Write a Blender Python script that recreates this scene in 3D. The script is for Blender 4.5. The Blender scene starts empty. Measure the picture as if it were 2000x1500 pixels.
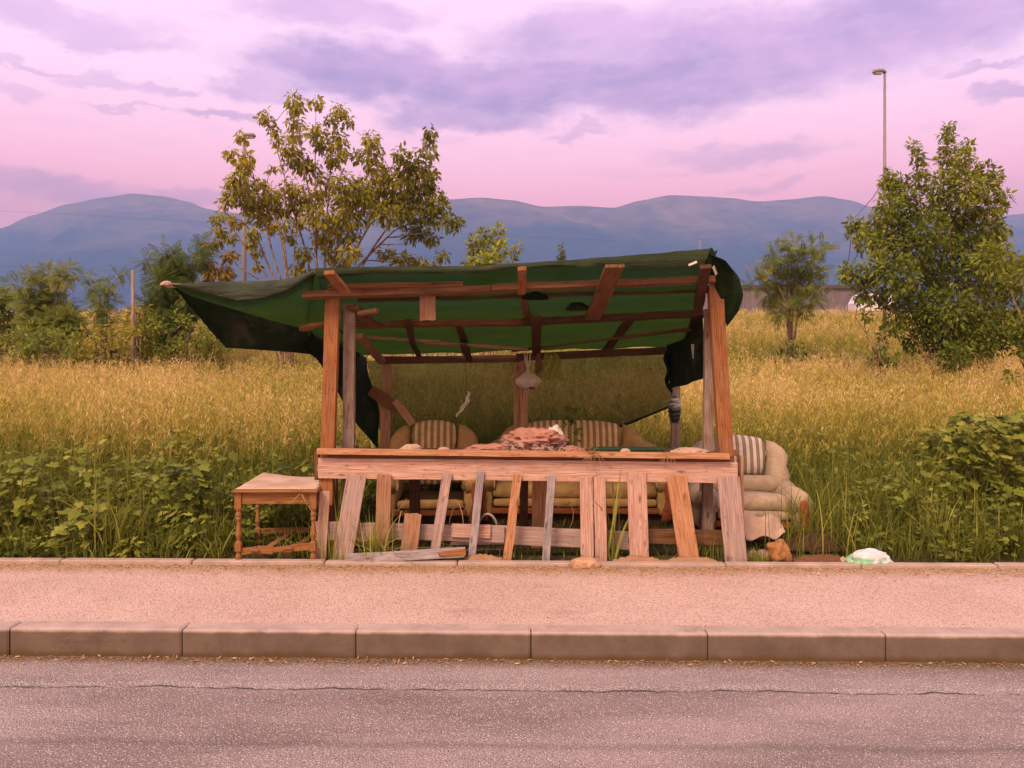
import bpy, bmesh, math, random
import numpy as np
from mathutils import Vector, Matrix, noise as mnoise

S = bpy.context.scene
COL = S.collection
F, H0, HOR = 1500.0, 1.593, 690.0          # focal length in photo pixels, eye height, horizon row
R = math.radians

# ------------------------------------------------------------------ camera
cam_d = bpy.data.cameras.new('camera')
cam = bpy.data.objects.new('camera', cam_d)
COL.objects.link(cam)
cam.location = (0, 0, H0)
cam.rotation_euler = (R(90), 0, 0)
cam_d.sensor_width = 36
cam_d.lens = 27.0
cam_d.shift_y = -0.03
cam_d.clip_end = 20000
S.camera = cam

# ------------------------------------------------------------------ render settings
S.render.engine = 'CYCLES'
S.view_settings.view_transform = 'Standard'
S.view_settings.look = 'None'
S.view_settings.exposure = 0.55
S.view_settings.gamma = 1.0
S.cycles.use_denoising = True
S.cycles.max_bounces = 6
S.cycles.transparent_max_bounces = 12
S.cycles.volume_bounces = 0

# ------------------------------------------------------------------ node helpers
class NT:
    def __init__(self, tree):
        self.t = tree
        tree.nodes.clear()
    def n(self, typ, ins=None, **props):
        nd = self.t.nodes.new(typ)
        for k, v in props.items():
            setattr(nd, k, v)
        for k, v in (ins or {}).items():
            s = nd.inputs[k]
            if isinstance(v, bpy.types.NodeSocket):
                self.t.links.new(v, s)
            else:
                s.default_value = v
        return nd
    def math(self, op, a, b=None, c=None, clamp=False):
        ins = {0: a}
        if b is not None: ins[1] = b
        if c is not None: ins[2] = c
        return self.n('ShaderNodeMath', ins, operation=op, use_clamp=clamp).outputs[0]
    def vmath(self, op, a, b=None, out=0):
        ins = {0: a}
        if b is not None: ins[1] = b
        return self.n('ShaderNodeVectorMath', ins, operation=op).outputs[out]
    def noise(self, vec, scale, detail=4, rough=.55, dist=0.0, out='Fac'):
        return self.n('ShaderNodeTexNoise', {'Vector': vec, 'Scale': scale, 'Detail': detail, 'Roughness': rough, 'Distortion': dist}).outputs[out]
    def voro(self, vec, scale, out='Distance', feature='F1', rnd=1.0):
        return self.n('ShaderNodeTexVoronoi', {'Vector': vec, 'Scale': scale, 'Randomness': rnd}, feature=feature).outputs[out]
    def remap(self, v, a, b, c=0.0, d=1.0, smooth=True):
        return self.n('ShaderNodeMapRange', {'Value': v, 'From Min': a, 'From Max': b, 'To Min': c, 'To Max': d},
                      interpolation_type='SMOOTHSTEP' if smooth else 'LINEAR').outputs[0]
    def mix(self, f, a, b, blend='MIX'):
        nd = self.t.nodes.new('ShaderNodeMix'); nd.data_type = 'RGBA'; nd.blend_type = blend
        for s, v in ((nd.inputs[0], f), (nd.inputs[6], a), (nd.inputs[7], b)):
            if isinstance(v, bpy.types.NodeSocket): self.t.links.new(v, s)
            else:
                s.default_value = v if isinstance(v, float) or isinstance(v, int) else (*v, 1.0) if len(v) == 3 else v
        return nd.outputs[2]
    def scale(self, vec, s):
        return self.n('ShaderNodeMapping', {'Vector': vec, 'Scale': s}).outputs[0]
    def ramp(self, fac, stops):
        nd = self.n('ShaderNodeValToRGB', {'Fac': fac})
        el = nd.color_ramp.elements
        while len(el) < len(stops): el.new(0.5)
        for e, (p, c) in zip(el, stops):
            e.position = p; e.color = (*c, 1)
        return nd.outputs[0]

# ------------------------------------------------------------------ world: dusk sky with purple clouds
SKY_GAIN = 1.0
def build_world():
    w = bpy.data.worlds.new('World'); S.world = w; w.use_nodes = True
    k = NT(w.node_tree)
    gen = k.n('ShaderNodeTexCoord').outputs['Generated']
    d = k.vmath('NORMALIZE', gen)
    sp = k.n('ShaderNodeSeparateXYZ', {0: d})
    x, y, z = sp.outputs
    az = k.math('ARCTAN2', x, y)
    el = k.math('ARCSINE', z)
    v = k.n('ShaderNodeCombineXYZ', {0: az, 1: el, 2: 0.0}).outputs[0]
    # clear sky by elevation (radians), in front
    t = k.remap(el, 0.0, 0.9, 0, 1, smooth=False)
    front = k.ramp(t, [(0.0, (2.8, .98, .98)), (.21, (2.85, 1.06, 1.10)), (.27, (2.25, 1.06, 1.18)), (.36, (1.72, 1.06, 1.28)),
                       (.50, (1.35, .86, 1.10)), (1.0, (.52, .42, .50))])
    # sunset side behind the viewer, warmer and brighter
    back = k.ramp(t, [(0.0, (1.15, .70, .48)), (.4, (.90, .60, .48)), (1.0, (.56, .44, .46))])
    bf = k.remap(y, .25, -.65)
    clear = k.mix(bf, front, back)
    # clouds: soft ellipses in azimuth / elevation with noisy edges
    n1 = k.noise(k.scale(v, (1, 2.0, 1)), 9.0, 10, .66, out='Color')
    off = k.vmath('MULTIPLY', k.vmath('SUBTRACT', n1, (.5, .5, .5)), (.165, .085, 0))
    vd = k.vmath('ADD', v, off)
    blobs = [(720, 145, 260, 62, 1), (1000, 175, 330, 66, 1), (1270, 165, 330, 72, 1), (1150, 85, 240, 70, .8), (1450, 105, 380, 95, .95),
             (1720, 60, 330, 85, .95), (900, 232, 190, 32, .85), (1900, 15, 320, 60, .9), (520, 175, 120, 30, .6), (1330, 30, 200, 50, .35),
             (660, 25, 190, 42, .65), (90, 30, 230, 36, .55), (190, 78, 190, 18, .5), (200, 160, 110, 14, .35), (20, 180, 70, 15, .35), (310, 170, 80, 9, .45),
             (440, 242, 70, 12, .65), (90, 345, 190, 26, .5), (290, 385, 220, 26, .45), (1460, 300, 190, 26, .42), (1490, 357, 130, 12, .3),
             (1970, 182, 80, 18, .65), (1130, 258, 80, 10, .4), (1960, 125, 80, 10, .6), (260, 222, 90, 6, .4), (60, 122, 120, 7, .4)]
    acc = None
    for cx, cy, rx, ry, a in blobs:
        X, Z = (cx - 1000) / F, (HOR - cy) / F
        caz, cel = math.atan(X), math.atan(Z / math.sqrt(1 + X * X))
        e = k.vmath('MULTIPLY', k.vmath('SUBTRACT', vd, (caz, cel, 0)), (F / rx, F / ry, 0))
        l = k.vmath('LENGTH', e, out='Value')
        m = k.remap(l, 1.18, .45, 0, a)
        acc = m if acc is None else k.math('MAXIMUM', acc, m)
    n2 = k.noise(k.scale(v, (1, 3.0, 1)), 22.0, 7, .65)
    n3 = k.noise(k.scale(v, (1, 2.0, 1)), 7.0, 6, .6)
    cl = k.math('MULTIPLY', acc, k.remap(n2, .25, .62, .80, 1.0))
    # faint wisps elsewhere in the sky
    wis = k.math('MULTIPLY', k.remap(k.noise(k.scale(v, (1, 5.0, 1)), 5.0, 8, .62), .54, .76), .32)
    cl = k.math('MAXIMUM', cl, wis)
    ccol = k.mix(k.remap(n3, .32, .68), (.60, .36, .68), (.98, .52, .86))
    ccol = k.mix(k.math('MULTIPLY', bf, .8), ccol, (1.5, .85, .6))
    col = k.mix(cl, clear, ccol)
    bg = k.n('ShaderNodeBackground', {'Color': col, 'Strength': SKY_GAIN})
    out = k.n('ShaderNodeOutputWorld', {'Surface': bg.outputs[0]})
    w.cycles.sampling_method = 'MANUAL'; w.cycles.sample_map_resolution = 512
build_world()

# ------------------------------------------------------------------ sun: low, soft, warm, behind the viewer's left shoulder
sd = bpy.data.lights.new('sun', 'SUN'); sd.energy = 3.1; sd.angle = R(22); sd.color = (1.0, .74, .50)
sun = bpy.data.objects.new('sun', sd); COL.objects.link(sun)
sun.rotation_euler = (R(40), 0, R(-28))      # shines towards +Y, down

# ------------------------------------------------------------------ geometry helpers
def P(px, py, Y):
    """world point seen at photo pixel (px, py) at distance Y"""
    return Vector(((px - 1000) * Y / F, Y, H0 + (HOR - py) * Y / F))
def px2x(px, Y): return (px - 1000) * Y / F
def sstep(a, b, t):
    t = min(1.0, max(0.0, (t - a) / (b - a))); return t * t * (3 - 2 * t)
def ground_z(Y):
    return max(0.0, .0533 * Y + 1.0) * sstep(8, 36, Y)
def np_ground_z(Y):
    t = np.clip((Y - 8) / 28, 0, 1); return np.maximum(0, .0533 * Y + 1.0) * (t * t * (3 - 2 * t))
SK = 0.0183                                   # the road runs slightly askew to the view
def road_y(d, X): return d - SK * X

class MB:
    """collects geometry for one mesh, with uv (along, across) and a per-vertex tint"""
    def __init__(self):
        self.v, self.f, self.uv, self.mi, self.t = [], [], [], [], []
        self.off = random.uniform(0, 40)
    def add(self, vs, fs, uvs=None, mi=0, tint=0.5):
        o = len(self.v)
        self.v += [tuple(p) for p in vs]
        self.t += [tint] * len(vs) if not isinstance(tint, (list, tuple)) else list(tint)
        for i, q in enumerate(fs):
            self.f.append([o + a for a in q]); self.mi.append(mi)
            self.uv.append(uvs[i] if uvs else None)
        return self
    def board(self, p0, p1, w, th, up=(0, -1, 0), nseg=8, wob=.0015, taper=1.0, rag=(0, 0), mi=0):
        """plank from p0 to p1: width w across, thickness th along 'up' (outward face normal); rag = ragged ends"""
        p0, p1 = Vector(p0), Vector(p1); d = p1 - p0; L = d.length; d.normalize()
        n = Vector(up); n = (n - d * n.dot(d)).normalized(); s = d.cross(n).normalized()
        off = random.uniform(0, 40); sd = random.uniform(0, 99)
        vs = []; M = 4
        for i in range(nseg + 1):
            t = i / nseg; ww = w * (1 + (taper - 1) * t)
            for j in range(M + 1):
                a = j / M - .5
                e = 0
                if i == 0 and rag[0]: e = -rag[0] * mnoise.noise((sd, j * 1.7, 0))
                if i == nseg and rag[1]: e = rag[1] * mnoise.noise((sd, j * 1.7, 5))
                wb = wob * mnoise.noise((t * L * 4 + sd, 0 if a < 0 else 7, 0)) * (2 if abs(a) > .4 else 1)
                c = p0 + d * (L * t + e) + s * (a * ww + (wb if abs(a) > .4 else 0)) + n * (wob * mnoise.noise((t * L * 3, sd, 3)))
                vs.append(c + n * th * .5); vs.append(c - n * th * .5)
        fs, uv = [], []
        W = 2 * (M + 1)
        def U(i, j, k=0): return (L * i / nseg + off, (j / M - .5) * w + off + k)
        for i in range(nseg):
            for j in range(M):
                a = i * W + 2 * j; b = a + W
                fs.append([a, a + 2, b + 2, b]); uv.append([U(i, j), U(i, j + 1), U(i + 1, j + 1), U(i + 1, j)])
                fs.append([a + 1, b + 1, b + 3, a + 3]); uv.append([U(i, j, 3), U(i + 1, j, 3), U(i + 1, j + 1, 3), U(i, j + 1, 3)])
            for j, k in ((0, 5), (M, 6)):
                a = i * W + 2 * j; b = a + W
                q = [a, b, b + 1, a + 1] if j == 0 else [a, a + 1, b + 1, b]
                fs.append(q)
                u0, u1 = L * i / nseg + off, L * (i + 1) / nseg + off
                uq = [(u0, off + k), (u1, off + k), (u1, off + k + th), (u0, off + k + th)] if j == 0 else [(u0, off + k), (u0, off + k + th), (u1, off + k + th), (u1, off + k)]
                uv.append(uq)
        for i, fl in ((0, 0), (nseg, 1)):
            for j in range(M):
                a = i * W + 2 * j
                q = [a, a + 1, a + 3, a + 2] if not fl else [a, a + 2, a + 3, a + 1]
                fs.append(q); uv.append([(off + 9, off + j * .02), (off + 9.003, off + j * .02), (off + 9.003, off + j * .02 + .02), (off + 9, off + j * .02 + .02)])
        return self.add(vs, fs, uv, mi)
    def tube(self, pts, radii, n=8, cap=True, mi=0, tint=.5):
        pts = [Vector(p) for p in pts]
        if not isinstance(radii, (list, tuple)): radii = [radii] * len(pts)
        vs, fs, uv = [], [], []
        ref = Vector((.31, .47, .83)); L = 0; off = self.off
        Ls = [0]
        for i in range(1, len(pts)): Ls.append(Ls[-1] + (pts[i] - pts[i - 1]).length)
        for i, p in enumerate(pts):
            d = (pts[min(i + 1, len(pts) - 1)] - pts[max(i - 1, 0)]).normalized()
            a = d.cross(ref).normalized(); b = d.cross(a)
            for j in range(n):
                an = 2 * math.pi * j / n
                vs.append(p + (a * math.cos(an) + b * math.sin(an)) * radii[i])
        for i in range(len(pts) - 1):
            for j in range(n):
                j2 = (j + 1) % n
                fs.append([i * n + j, i * n + j2, (i + 1) * n + j2, (i + 1) * n + j])
                w = 2 * math.pi * max(radii) / n
                uv.append([(Ls[i] + off, w * j), (Ls[i] + off, w * (j + 1)), (Ls[i + 1] + off, w * (j + 1)), (Ls[i + 1] + off, w * j)])
        if cap:
            fs.append([n - 1 - j for j in range(n)]); uv.append(None)
            o = (len(pts) - 1) * n
            fs.append([o + j for j in range(n)]); uv.append(None)
        return self.add(vs, fs, uv, mi, tint)
    def lathe(self, base, prof, n=20, axis=(0, 0, 1), mi=0):
        base = Vector(base); ax = Vector(axis).normalized()
        return self.tube([base + ax * h for h, r in prof], [max(r, 1e-4) for h, r in prof], n, mi=mi)
    def box(self, c, size, rot=None, mi=0):
        c = Vector(c); sx, sy, sz = [s / 2 for s in size]
        m = rot if rot is not None else Matrix.Identity(3)
        vs = [c + m @ Vector((a * sx, b * sy, d * sz)) for a in (-1, 1) for b in (-1, 1) for d in (-1, 1)]
        fs = [[0, 1, 3, 2], [4, 6, 7, 5], [0, 4, 5, 1], [2, 3, 7, 6], [0, 2, 6, 4], [1, 5, 7, 3]]
        uv = []
        for q in fs:
            a, b, d = vs[q[0]], vs[q[1]], vs[q[3]]
            l1, l2 = (b - a).length, (d - a).length
            o = self.off + len(self.f) * .31
            uv.append([(o, o), (o + l1, o), (o + l1, o + l2), (o, o + l2)] if l1 > l2 else [(o, o), (o, o + l1), (o + l2, o + l1), (o + l2, o)])
        return self.add(vs, fs, uv, mi)
    def rbox(self, c, size, r=.04, pw=None, rot=None, n=7, mi=0, bulge=0.0):
        """rounded, cushion-like box"""
        c = Vector(c); hs = [s / 2 for s in size]
        m = rot if rot is not None else Matrix.Identity(3)
        bm = bmesh.new(); bmesh.ops.create_cube(bm, size=2)
        bmesh.ops.subdivide_edges(bm, edges=bm.edges[:], cuts=n, use_grid_fill=True)
        for v in bm.verts:
            p = v.co.copy(); q = Vector([p[i] * hs[i] for i in range(3)])
            inner = Vector([max(-hs[i] + r, min(hs[i] - r, q[i])) for i in range(3)])
            dd = q - inner
            if dd.length > 1e-6:
                # push on to the rounded surface
                q = inner + dd.normalized() * min(r, max(abs(a) for a in dd) if True else r)
            if bulge:
                q.z += bulge * max(0, (1 - p.x * p.x)) * max(0, (1 - p.y * p.y)) * (1 if p.z > 0 else 0)
            v.co = c + m @ q
        vs = [v.co.copy() for v in bm.verts]; bm.verts.index_update()
        fs = [[v.index for v in f.verts] for f in bm.faces]; bm.free()
        return self.add(vs, fs, None, mi)
    def puff(self, outline, plane, thick, rings=7, edge=.35, mi=0, lump=0.0):
        """inflated cushion from a closed 2-D outline; plane(u, v, d) -> world point"""
        n = len(outline); cx = sum(p[0] for p in outline) / n; cy = sum(p[1] for p in outline) / n
        vs, fs = [], []
        for side in (1, -1):
            base = len(vs)
            for k in range(rings + 1):
                s = math.cos(k / rings * math.pi / 2) ** .7 if k < rings else 0.0
                h = thick * (1 - s ** 2.6) ** .55 * side if k else 0.0
                for (a, b) in outline:
                    u, v = cx + (a - cx) * s, cy + (b - cy) * s
                    hh = h * (1 + lump * mnoise.noise((u * 5, v * 5, side * 3.)))
                    vs.append(plane(u, v, hh))
            for k in range(rings):
                for j in range(n):
                    j2 = (j + 1) % n
                    q = [base + k * n + j, base + k * n + j2, base + (k + 1) * n + j2, base + (k + 1) * n + j]
                    fs.append(q if side > 0 else q[::-1])
        return self.add(vs, fs, None, mi)
    def sheet(self, fn, nu, nv, mi=0, uvs=(1, 1)):
        vs = [fn(i / nu, j / nv) for j in range(nv + 1) for i in range(nu + 1)]
        fs, uv = [], []
        for j in range(nv):
            for i in range(nu):
                a = j * (nu + 1) + i
                fs.append([a, a + 1, a + nu + 2, a + nu + 1])
                uv.append([(i / nu * uvs[0], j / nv * uvs[1]), ((i + 1) / nu * uvs[0], j / nv * uvs[1]), ((i + 1) / nu * uvs[0], (j + 1) / nv * uvs[1]), (i / nu * uvs[0], (j + 1) / nv * uvs[1])])
        return self.add(vs, fs, uv, mi)
    def build(self, name, mats, parent=None, smooth=False, bevel=0.0, solid=0.0, sub=0):
        me = bpy.data.meshes.new(name)
        me.from_pydata(self.v, [], self.f)
        mats = mats if isinstance(mats, (list, tuple)) else [mats]
        for m in mats: me.materials.append(m)
        me.polygons.foreach_set('material_index', self.mi)
        ul = me.uv_layers.new(name='UVMap')
        k = 0; flat = []
        for q, u in zip(self.f, self.uv):
            for j in range(len(q)):
                if u: flat += [u[j][0], u[j][1]]
                else: flat += [self.v[q[j]][0] + self.off, self.v[q[j]][2]]
        ul.data.foreach_set('uv', flat)
        at = me.attributes.new('tint', 'FLOAT', 'POINT'); at.data.foreach_set('value', self.t)
        if smooth: me.polygons.foreach_set('use_smooth', [True] * len(me.polygons))
        me.update()
        o = bpy.data.objects.new(name, me); COL.objects.link(o)
        if parent is not None: o.parent = parent
        if solid:
            md = o.modifiers.new('solid', 'SOLIDIFY'); md.thickness = solid; md.offset = 0
        if bevel:
            md = o.modifiers.new('bevel', 'BEVEL'); md.width = bevel; md.segments = 2; md.limit_method = 'ANGLE'; md.angle_limit = R(50)
        if sub:
            md = o.modifiers.new('sub', 'SUBSURF'); md.levels = sub; md.render_levels = sub
        return o

def np_mesh(name, verts, faces, mat, tint=None, parent=None, smooth=False):
    """mesh from numpy arrays; faces (n,k)"""
    me = bpy.data.meshes.new(name)
    nv, nf, k = len(verts), len(faces), faces.shape[1]
    me.vertices.add(nv); me.vertices.foreach_set('co', np.ascontiguousarray(verts, dtype=np.float32).ravel())
    me.loops.add(nf * k); me.loops.foreach_set('vertex_index', np.ascontiguousarray(faces, dtype=np.int32).ravel())
    me.polygons.add(nf); me.polygons.foreach_set('loop_start', np.arange(0, nf * k, k, dtype=np.int32))
    try: me.polygons.foreach_set('loop_total', np.full(nf, k, dtype=np.int32))
    except Exception: pass
    me.update(calc_edges=True)
    if tint is not None:
        at = me.attributes.new('tint', 'FLOAT', 'POINT'); at.data.foreach_set('value', np.ascontiguousarray(tint, dtype=np.float32))
    if smooth: me.polygons.foreach_set('use_smooth', np.ones(nf, dtype=bool))
    me.materials.append(mat)
    o = bpy.data.objects.new(name, me); COL.objects.link(o)
    if parent is not None: o.parent = parent
    return o

def tag(o, label=None, cat=None, group=None, kind=None):
    if label: o['label'] = label
    if cat: o['category'] = cat
    if group: o['group'] = group
    if kind: o['kind'] = kind
    return o
def thing(name, label, cat, loc=(0, 0, 0), rz=0.0, group=None):
    o = bpy.data.objects.new(name, None); o.empty_display_size = .1
    COL.objects.link(o); o.location = loc; o.rotation_euler = (0, 0, rz)
    return tag(o, label, cat, group)
def structure(o):
    o['kind'] = 'structure'; return o

# ------------------------------------------------------------------ materials
def newmat(name):
    m = bpy.data.materials.new(name); m.use_nodes = True
    return m, NT(m.node_tree)
def finish(k, color, rough=.8, bump=None, bstr=.3, bdist=.01, spec=.3, transl=0.0, tcol=None, alpha=None):
    ins = {'Base Color': color, 'Roughness': rough, 'Specular IOR Level': spec}
    if bump is not None:
        ins['Normal'] = k.n('ShaderNodeBump', {'Height': bump, 'Strength': bstr, 'Distance': bdist}).outputs[0]
    sh = k.n('ShaderNodeBsdfPrincipled', ins).outputs[0]
    if transl:
        tr = k.n('ShaderNodeBsdfTranslucent', {'Color': tcol if tcol is not None else color}).outputs[0]
        sh = k.n('ShaderNodeMixShader', {0: transl, 1: sh, 2: tr}).outputs[0]
    if alpha is not None:
        tp = k.n('ShaderNodeBsdfTransparent').outputs[0]
        sh = k.n('ShaderNodeMixShader', {0: alpha, 1: tp, 2: sh}).outputs[0]
    k.n('ShaderNodeOutputMaterial', {'Surface': sh})
def C(*c): return (*c, 1.0)
def scl(c, s): return tuple(min(1, a * s) for a in c)

def wood(name, base, dark=None, weather=.4, grey=None):
    m, k = newmat(name)
    uv = k.n('ShaderNodeUVMap').outputs[0]
    dark = dark or scl(base, .45)
    grain = k.noise(k.scale(uv, (1.6, 55, 1)), 2.2, 6, .62, .35)
    fine = k.noise(k.scale(uv, (4, 220, 1)), 2.0, 3, .6)
    blot = k.noise(k.scale(uv, (3, 9, 1)), 1.7, 5, .6)
    col = k.mix(k.remap(grain, .33, .68), dark, base)
    col = k.mix(k.math('MULTIPLY', k.remap(fine, .45, .7), .35), col, scl(base, 1.2))
    if grey: col = k.mix(k.math('MULTIPLY', k.remap(blot, .4, .65), weather), col, grey)
    # knots and nail stains
    kn = k.voro(k.scale(uv, (3.4, 11, 1)), 1.0)
    col = k.mix(k.math('MULTIPLY', k.remap(kn, .16, .05), .75), col, scl(dark, .45))
    st = k.noise(k.scale(uv, (7, 24, 1)), 1.4, 4, .7)
    col = k.mix(k.math('MULTIPLY', k.remap(st, .55, .72), .75), col, scl(dark, .5))
    pt = k.voro(k.scale(uv, (13, 17, 1)), 1.0)
    col = k.mix(k.math('MULTIPLY', k.remap(pt, .085, .04), .8), col, scl(dark, .25))
    # drying cracks along the grain
    cr = k.noise(k.scale(uv, (1.1, 75, 1)), 1.3, 2, .5, .2)
    col = k.mix(k.math('MULTIPLY', k.remap(cr, .68, .74), .7), col, scl(dark, .3))
    finish(k, col, .85, k.math('SUBTRACT', grain, k.remap(cr, .66, .74)), .5, .004, .2)
    return m

def fabric(name, c1, c2=None, stripes=None, rough=.95, scale=1.0, nscale=9.0):
    m, k = newmat(name)
    ob = k.n('ShaderNodeTexCoord').outputs['Object']
    n = k.noise(ob, nscale, 5, .6)
    col = k.mix(k.remap(n, .3, .7), scl(c1, .75), c1)
    if stripes:
        sx = k.n('ShaderNodeSeparateXYZ', {0: ob}).outputs[0]
        wv = k.math('SINE', k.math('MULTIPLY', sx, 2 * math.pi / stripes))
        w2 = k.math('SINE', k.math('MULTIPLY', sx, 6 * math.pi / stripes))
        col2 = k.mix(k.remap(n, .3, .7), scl(c2, .8), c2)
        col = k.mix(k.remap(wv, -.15, .15), col, col2)
        col = k.mix(k.math('MULTIPLY', k.remap(w2, .6, .9), .25), col, scl(c2, .7))
    weave = k.noise(ob, 420.0, 2, .5)
    dirt = k.noise(ob, 3.2, 5, .65)
    col = k.mix(k.math('MULTIPLY', k.remap(dirt, .50, .72), .55), col, scl(c1, .42))
    finish(k, col, rough, k.math('ADD', k.math('MULTIPLY', weave, .25), k.noise(ob, 11.0, 5, .65)), .8, .022, .1)
    return m

def leafmat(name, ca, cb, cc=None, transl=.3):
    m, k = newmat(name)
    t = k.n('ShaderNodeAttribute', attribute_name='tint').outputs['Fac']
    col = k.ramp(t, [(0.0, ca), (.55, cb), (1.0, cc or cb)])
    finish(k, col, .6, None, transl=transl, spec=.25, tcol=k.mix(.35, col, (.35, .32, .02)))
    return m

# ------------------------------------------------------------------ ground materials
def asphalt_mat():
    m, k = newmat('asphalt')
    ob = k.n('ShaderNodeTexCoord').outputs['Object']
    st = k.voro(ob, 95.0, 'Distance'); sc = k.voro(ob, 95.0, 'Color')
    st2 = k.voro(ob, 210.0, 'Distance')
    rc = k.n('ShaderNodeSeparateColor', {0: sc}).outputs[0]
    big = k.noise(k.scale(ob, (.35, 1.4, 1)), 1.6, 5, .6)
    base = k.mix(k.remap(big, .3, .7), (.20, .148, .145), (.36, .275, .275))
    stone = k.mix(rc, (.20, .155, .155), (.78, .66, .66))
    col = k.mix(k.math('MULTIPLY', k.remap(st, .42, .18), k.remap(rc, .2, .65)), base, stone)
    col = k.mix(k.remap(st2, .55, .8), col, (.035, .028, .026))
    # long crack and seam running with the kerb, wheel-worn bands
    sx, sy, sz = k.n('ShaderNodeSeparateXYZ', {0: ob}).outputs
    yy = k.math('ADD', sy, k.math('MULTIPLY', sx, SK))
    wn = k.noise(k.scale(ob, (1, 0, 0)), 1.3, 6, .62)
    wf = k.noise(k.scale(ob, (1, 0, 0)), 14.0, 4, .6)
    cy = k.math('SUBTRACT', k.math('SUBTRACT', yy, 3.985), k.math('ADD', k.math('MULTIPLY', k.math('SUBTRACT', wn, .5), .17), k.math('MULTIPLY', k.math('SUBTRACT', wf, .5), .055)))
    ac = k.math('ABSOLUTE', cy)
    brk = k.remap(k.noise(k.scale(ob, (1, 0, 0)), 2.6, 5, .7), .38, .56)
    crack = k.math('MULTIPLY', k.math('MULTIPLY', k.remap(ac, .012, .002), brk), .75)
    pale = k.math('MULTIPLY', k.math('MULTIPLY', k.remap(k.math('ABSOLUTE', k.math('SUBTRACT', cy, .04)), .06, .0), k.remap(st, .5, .2)), .7)
    col = k.mix(pale, col, (.62, .56, .58))
    col = k.mix(crack, col, (.016, .011, .008))
    c2 = k.math('ABSOLUTE', k.math('SUBTRACT', k.math('SUBTRACT', yy, 3.42), k.math('MULTIPLY', k.math('SUBTRACT', wn, .5), .16)))
    col = k.mix(k.math('MULTIPLY', k.remap(c2, .05, .0), .30), col, (.06, .045, .035))
    # dirt and grit along the gutter
    gut = k.math('MULTIPLY', k.remap(k.math('ADD', yy, k.math('MULTIPLY', k.noise(ob, 9.0, 5), .10)), 4.28, 4.42), .9)
    col = k.mix(gut, col, k.mix(k.remap(st, .3, .6), (.26, .16, .085), (.075, .043, .022)))
    h = k.math('ADD', k.math('MULTIPLY', st, -1.0), k.math('MULTIPLY', crack, -3.0))
    finish(k, col, .85, h, .8, .006, .25)
    return m
def paving_mat():
    m, k = newmat('pavement_asphalt')
    ob = k.n('ShaderNodeTexCoord').outputs['Object']
    st = k.voro(ob, 105.0, 'Distance'); sc = k.voro(ob, 105.0, 'Color')
    rc = k.n('ShaderNodeSeparateColor', {0: sc}).outputs[0]
    big = k.noise(ob, 1.1, 6, .62)
    base = k.mix(k.remap(big, .3, .7), (.59, .38, .335), (.71, .48, .43))
    col = k.mix(k.remap(rc, .55, 1.0), base, (.60, .45, .41))
    col = k.mix(k.math('MULTIPLY', k.remap(rc, .24, .08), .5), col, (.24, .15, .12))
    col = k.mix(k.math('MULTIPLY', k.remap(st, .38, .62), .42), col, (.20, .125, .10))
    sp = k.voro(ob, 13.0); col = k.mix(k.remap(sp, .085, .05), col, (.10, .05, .03))
    sta = k.noise(k.scale(ob, (.8, 2.2, 1)), 1.5, 7, .68)
    col = k.mix(k.math('MULTIPLY', k.remap(sta, .54, .72), .4), col, (.30, .20, .16))
    # straw-coloured dirt against the back edging
    sx, sy, sz = k.n('ShaderNodeSeparateXYZ', {0: ob}).outputs
    yy = k.math('ADD', sy, k.math('MULTIPLY', sx, SK))
    e = k.remap(k.math('ADD', yy, k.math('MULTIPLY', k.math('SUBTRACT', k.noise(ob, 7.0, 6, .7), .5), .35)), 5.42, 5.75)
    col = k.mix(k.math('MULTIPLY', e, .85), col, k.mix(k.remap(k.noise(ob, 60.0, 3), .4, .6), (.16, .085, .035), (.45, .27, .13)))
    finish(k, col, .9, k.math('MULTIPLY', st, -1.0), .7, .008, .15)
    return m
def concrete_mat(name, c, stain=.6, face=None):
    m, k = newmat(name)
    ob = k.n('ShaderNodeTexCoord').outputs['Object']
    n = k.noise(ob, 5.0, 7, .65); f = k.noise(ob, 90.0, 3, .6)
    col = k.mix(k.remap(n, .3, .7), scl(c, .72), c)
    col = k.mix(k.math('MULTIPLY', k.remap(f, .58, .7), .5), col, scl(c, .5))
    s = k.noise(k.scale(ob, (1.5, 1, 4)), 2.4, 6, .7)
    col = k.mix(k.math('MULTIPLY', k.remap(s, .56, .72), stain), col, (.09, .052, .026))
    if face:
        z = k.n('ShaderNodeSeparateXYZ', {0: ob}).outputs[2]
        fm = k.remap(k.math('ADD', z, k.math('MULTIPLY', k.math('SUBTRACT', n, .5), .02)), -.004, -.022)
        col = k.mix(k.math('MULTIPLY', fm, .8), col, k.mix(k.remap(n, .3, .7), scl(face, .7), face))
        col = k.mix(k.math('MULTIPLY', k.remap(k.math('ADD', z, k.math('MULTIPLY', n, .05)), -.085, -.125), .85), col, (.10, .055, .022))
    finish(k, col, .9, k.math('ADD', n, k.math('MULTIPLY', f, .4)), .35, .01, .15)
    return m
def soil_mat():
    m, k = newmat('soil')
    ob = k.n('ShaderNodeTexCoord').outputs['Object']
    n = k.noise(ob, 3.0, 7, .65); f = k.noise(ob, 40.0, 4, .65)
    near = k.mix(k.remap(f, .35, .65), (.022, .016, .008), (.11, .075, .035))
    near = k.mix(k.remap(n, .45, .7), near, (.055, .055, .016))
    sy = k.n('ShaderNodeSeparateXYZ', {0: ob}).outputs[1]
    fld = k.noise(k.scale(ob, (.004, .0016, 1)), 1.0, 5, .6)
    far = k.mix(k.remap(fld, .42, .62), (.20, .125, .06), (.10, .10, .035))
    finish(k, k.mix(k.remap(sy, 9.0, 26.0), near, far), .95, f, .6, .03, .1)
    return m
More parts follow.
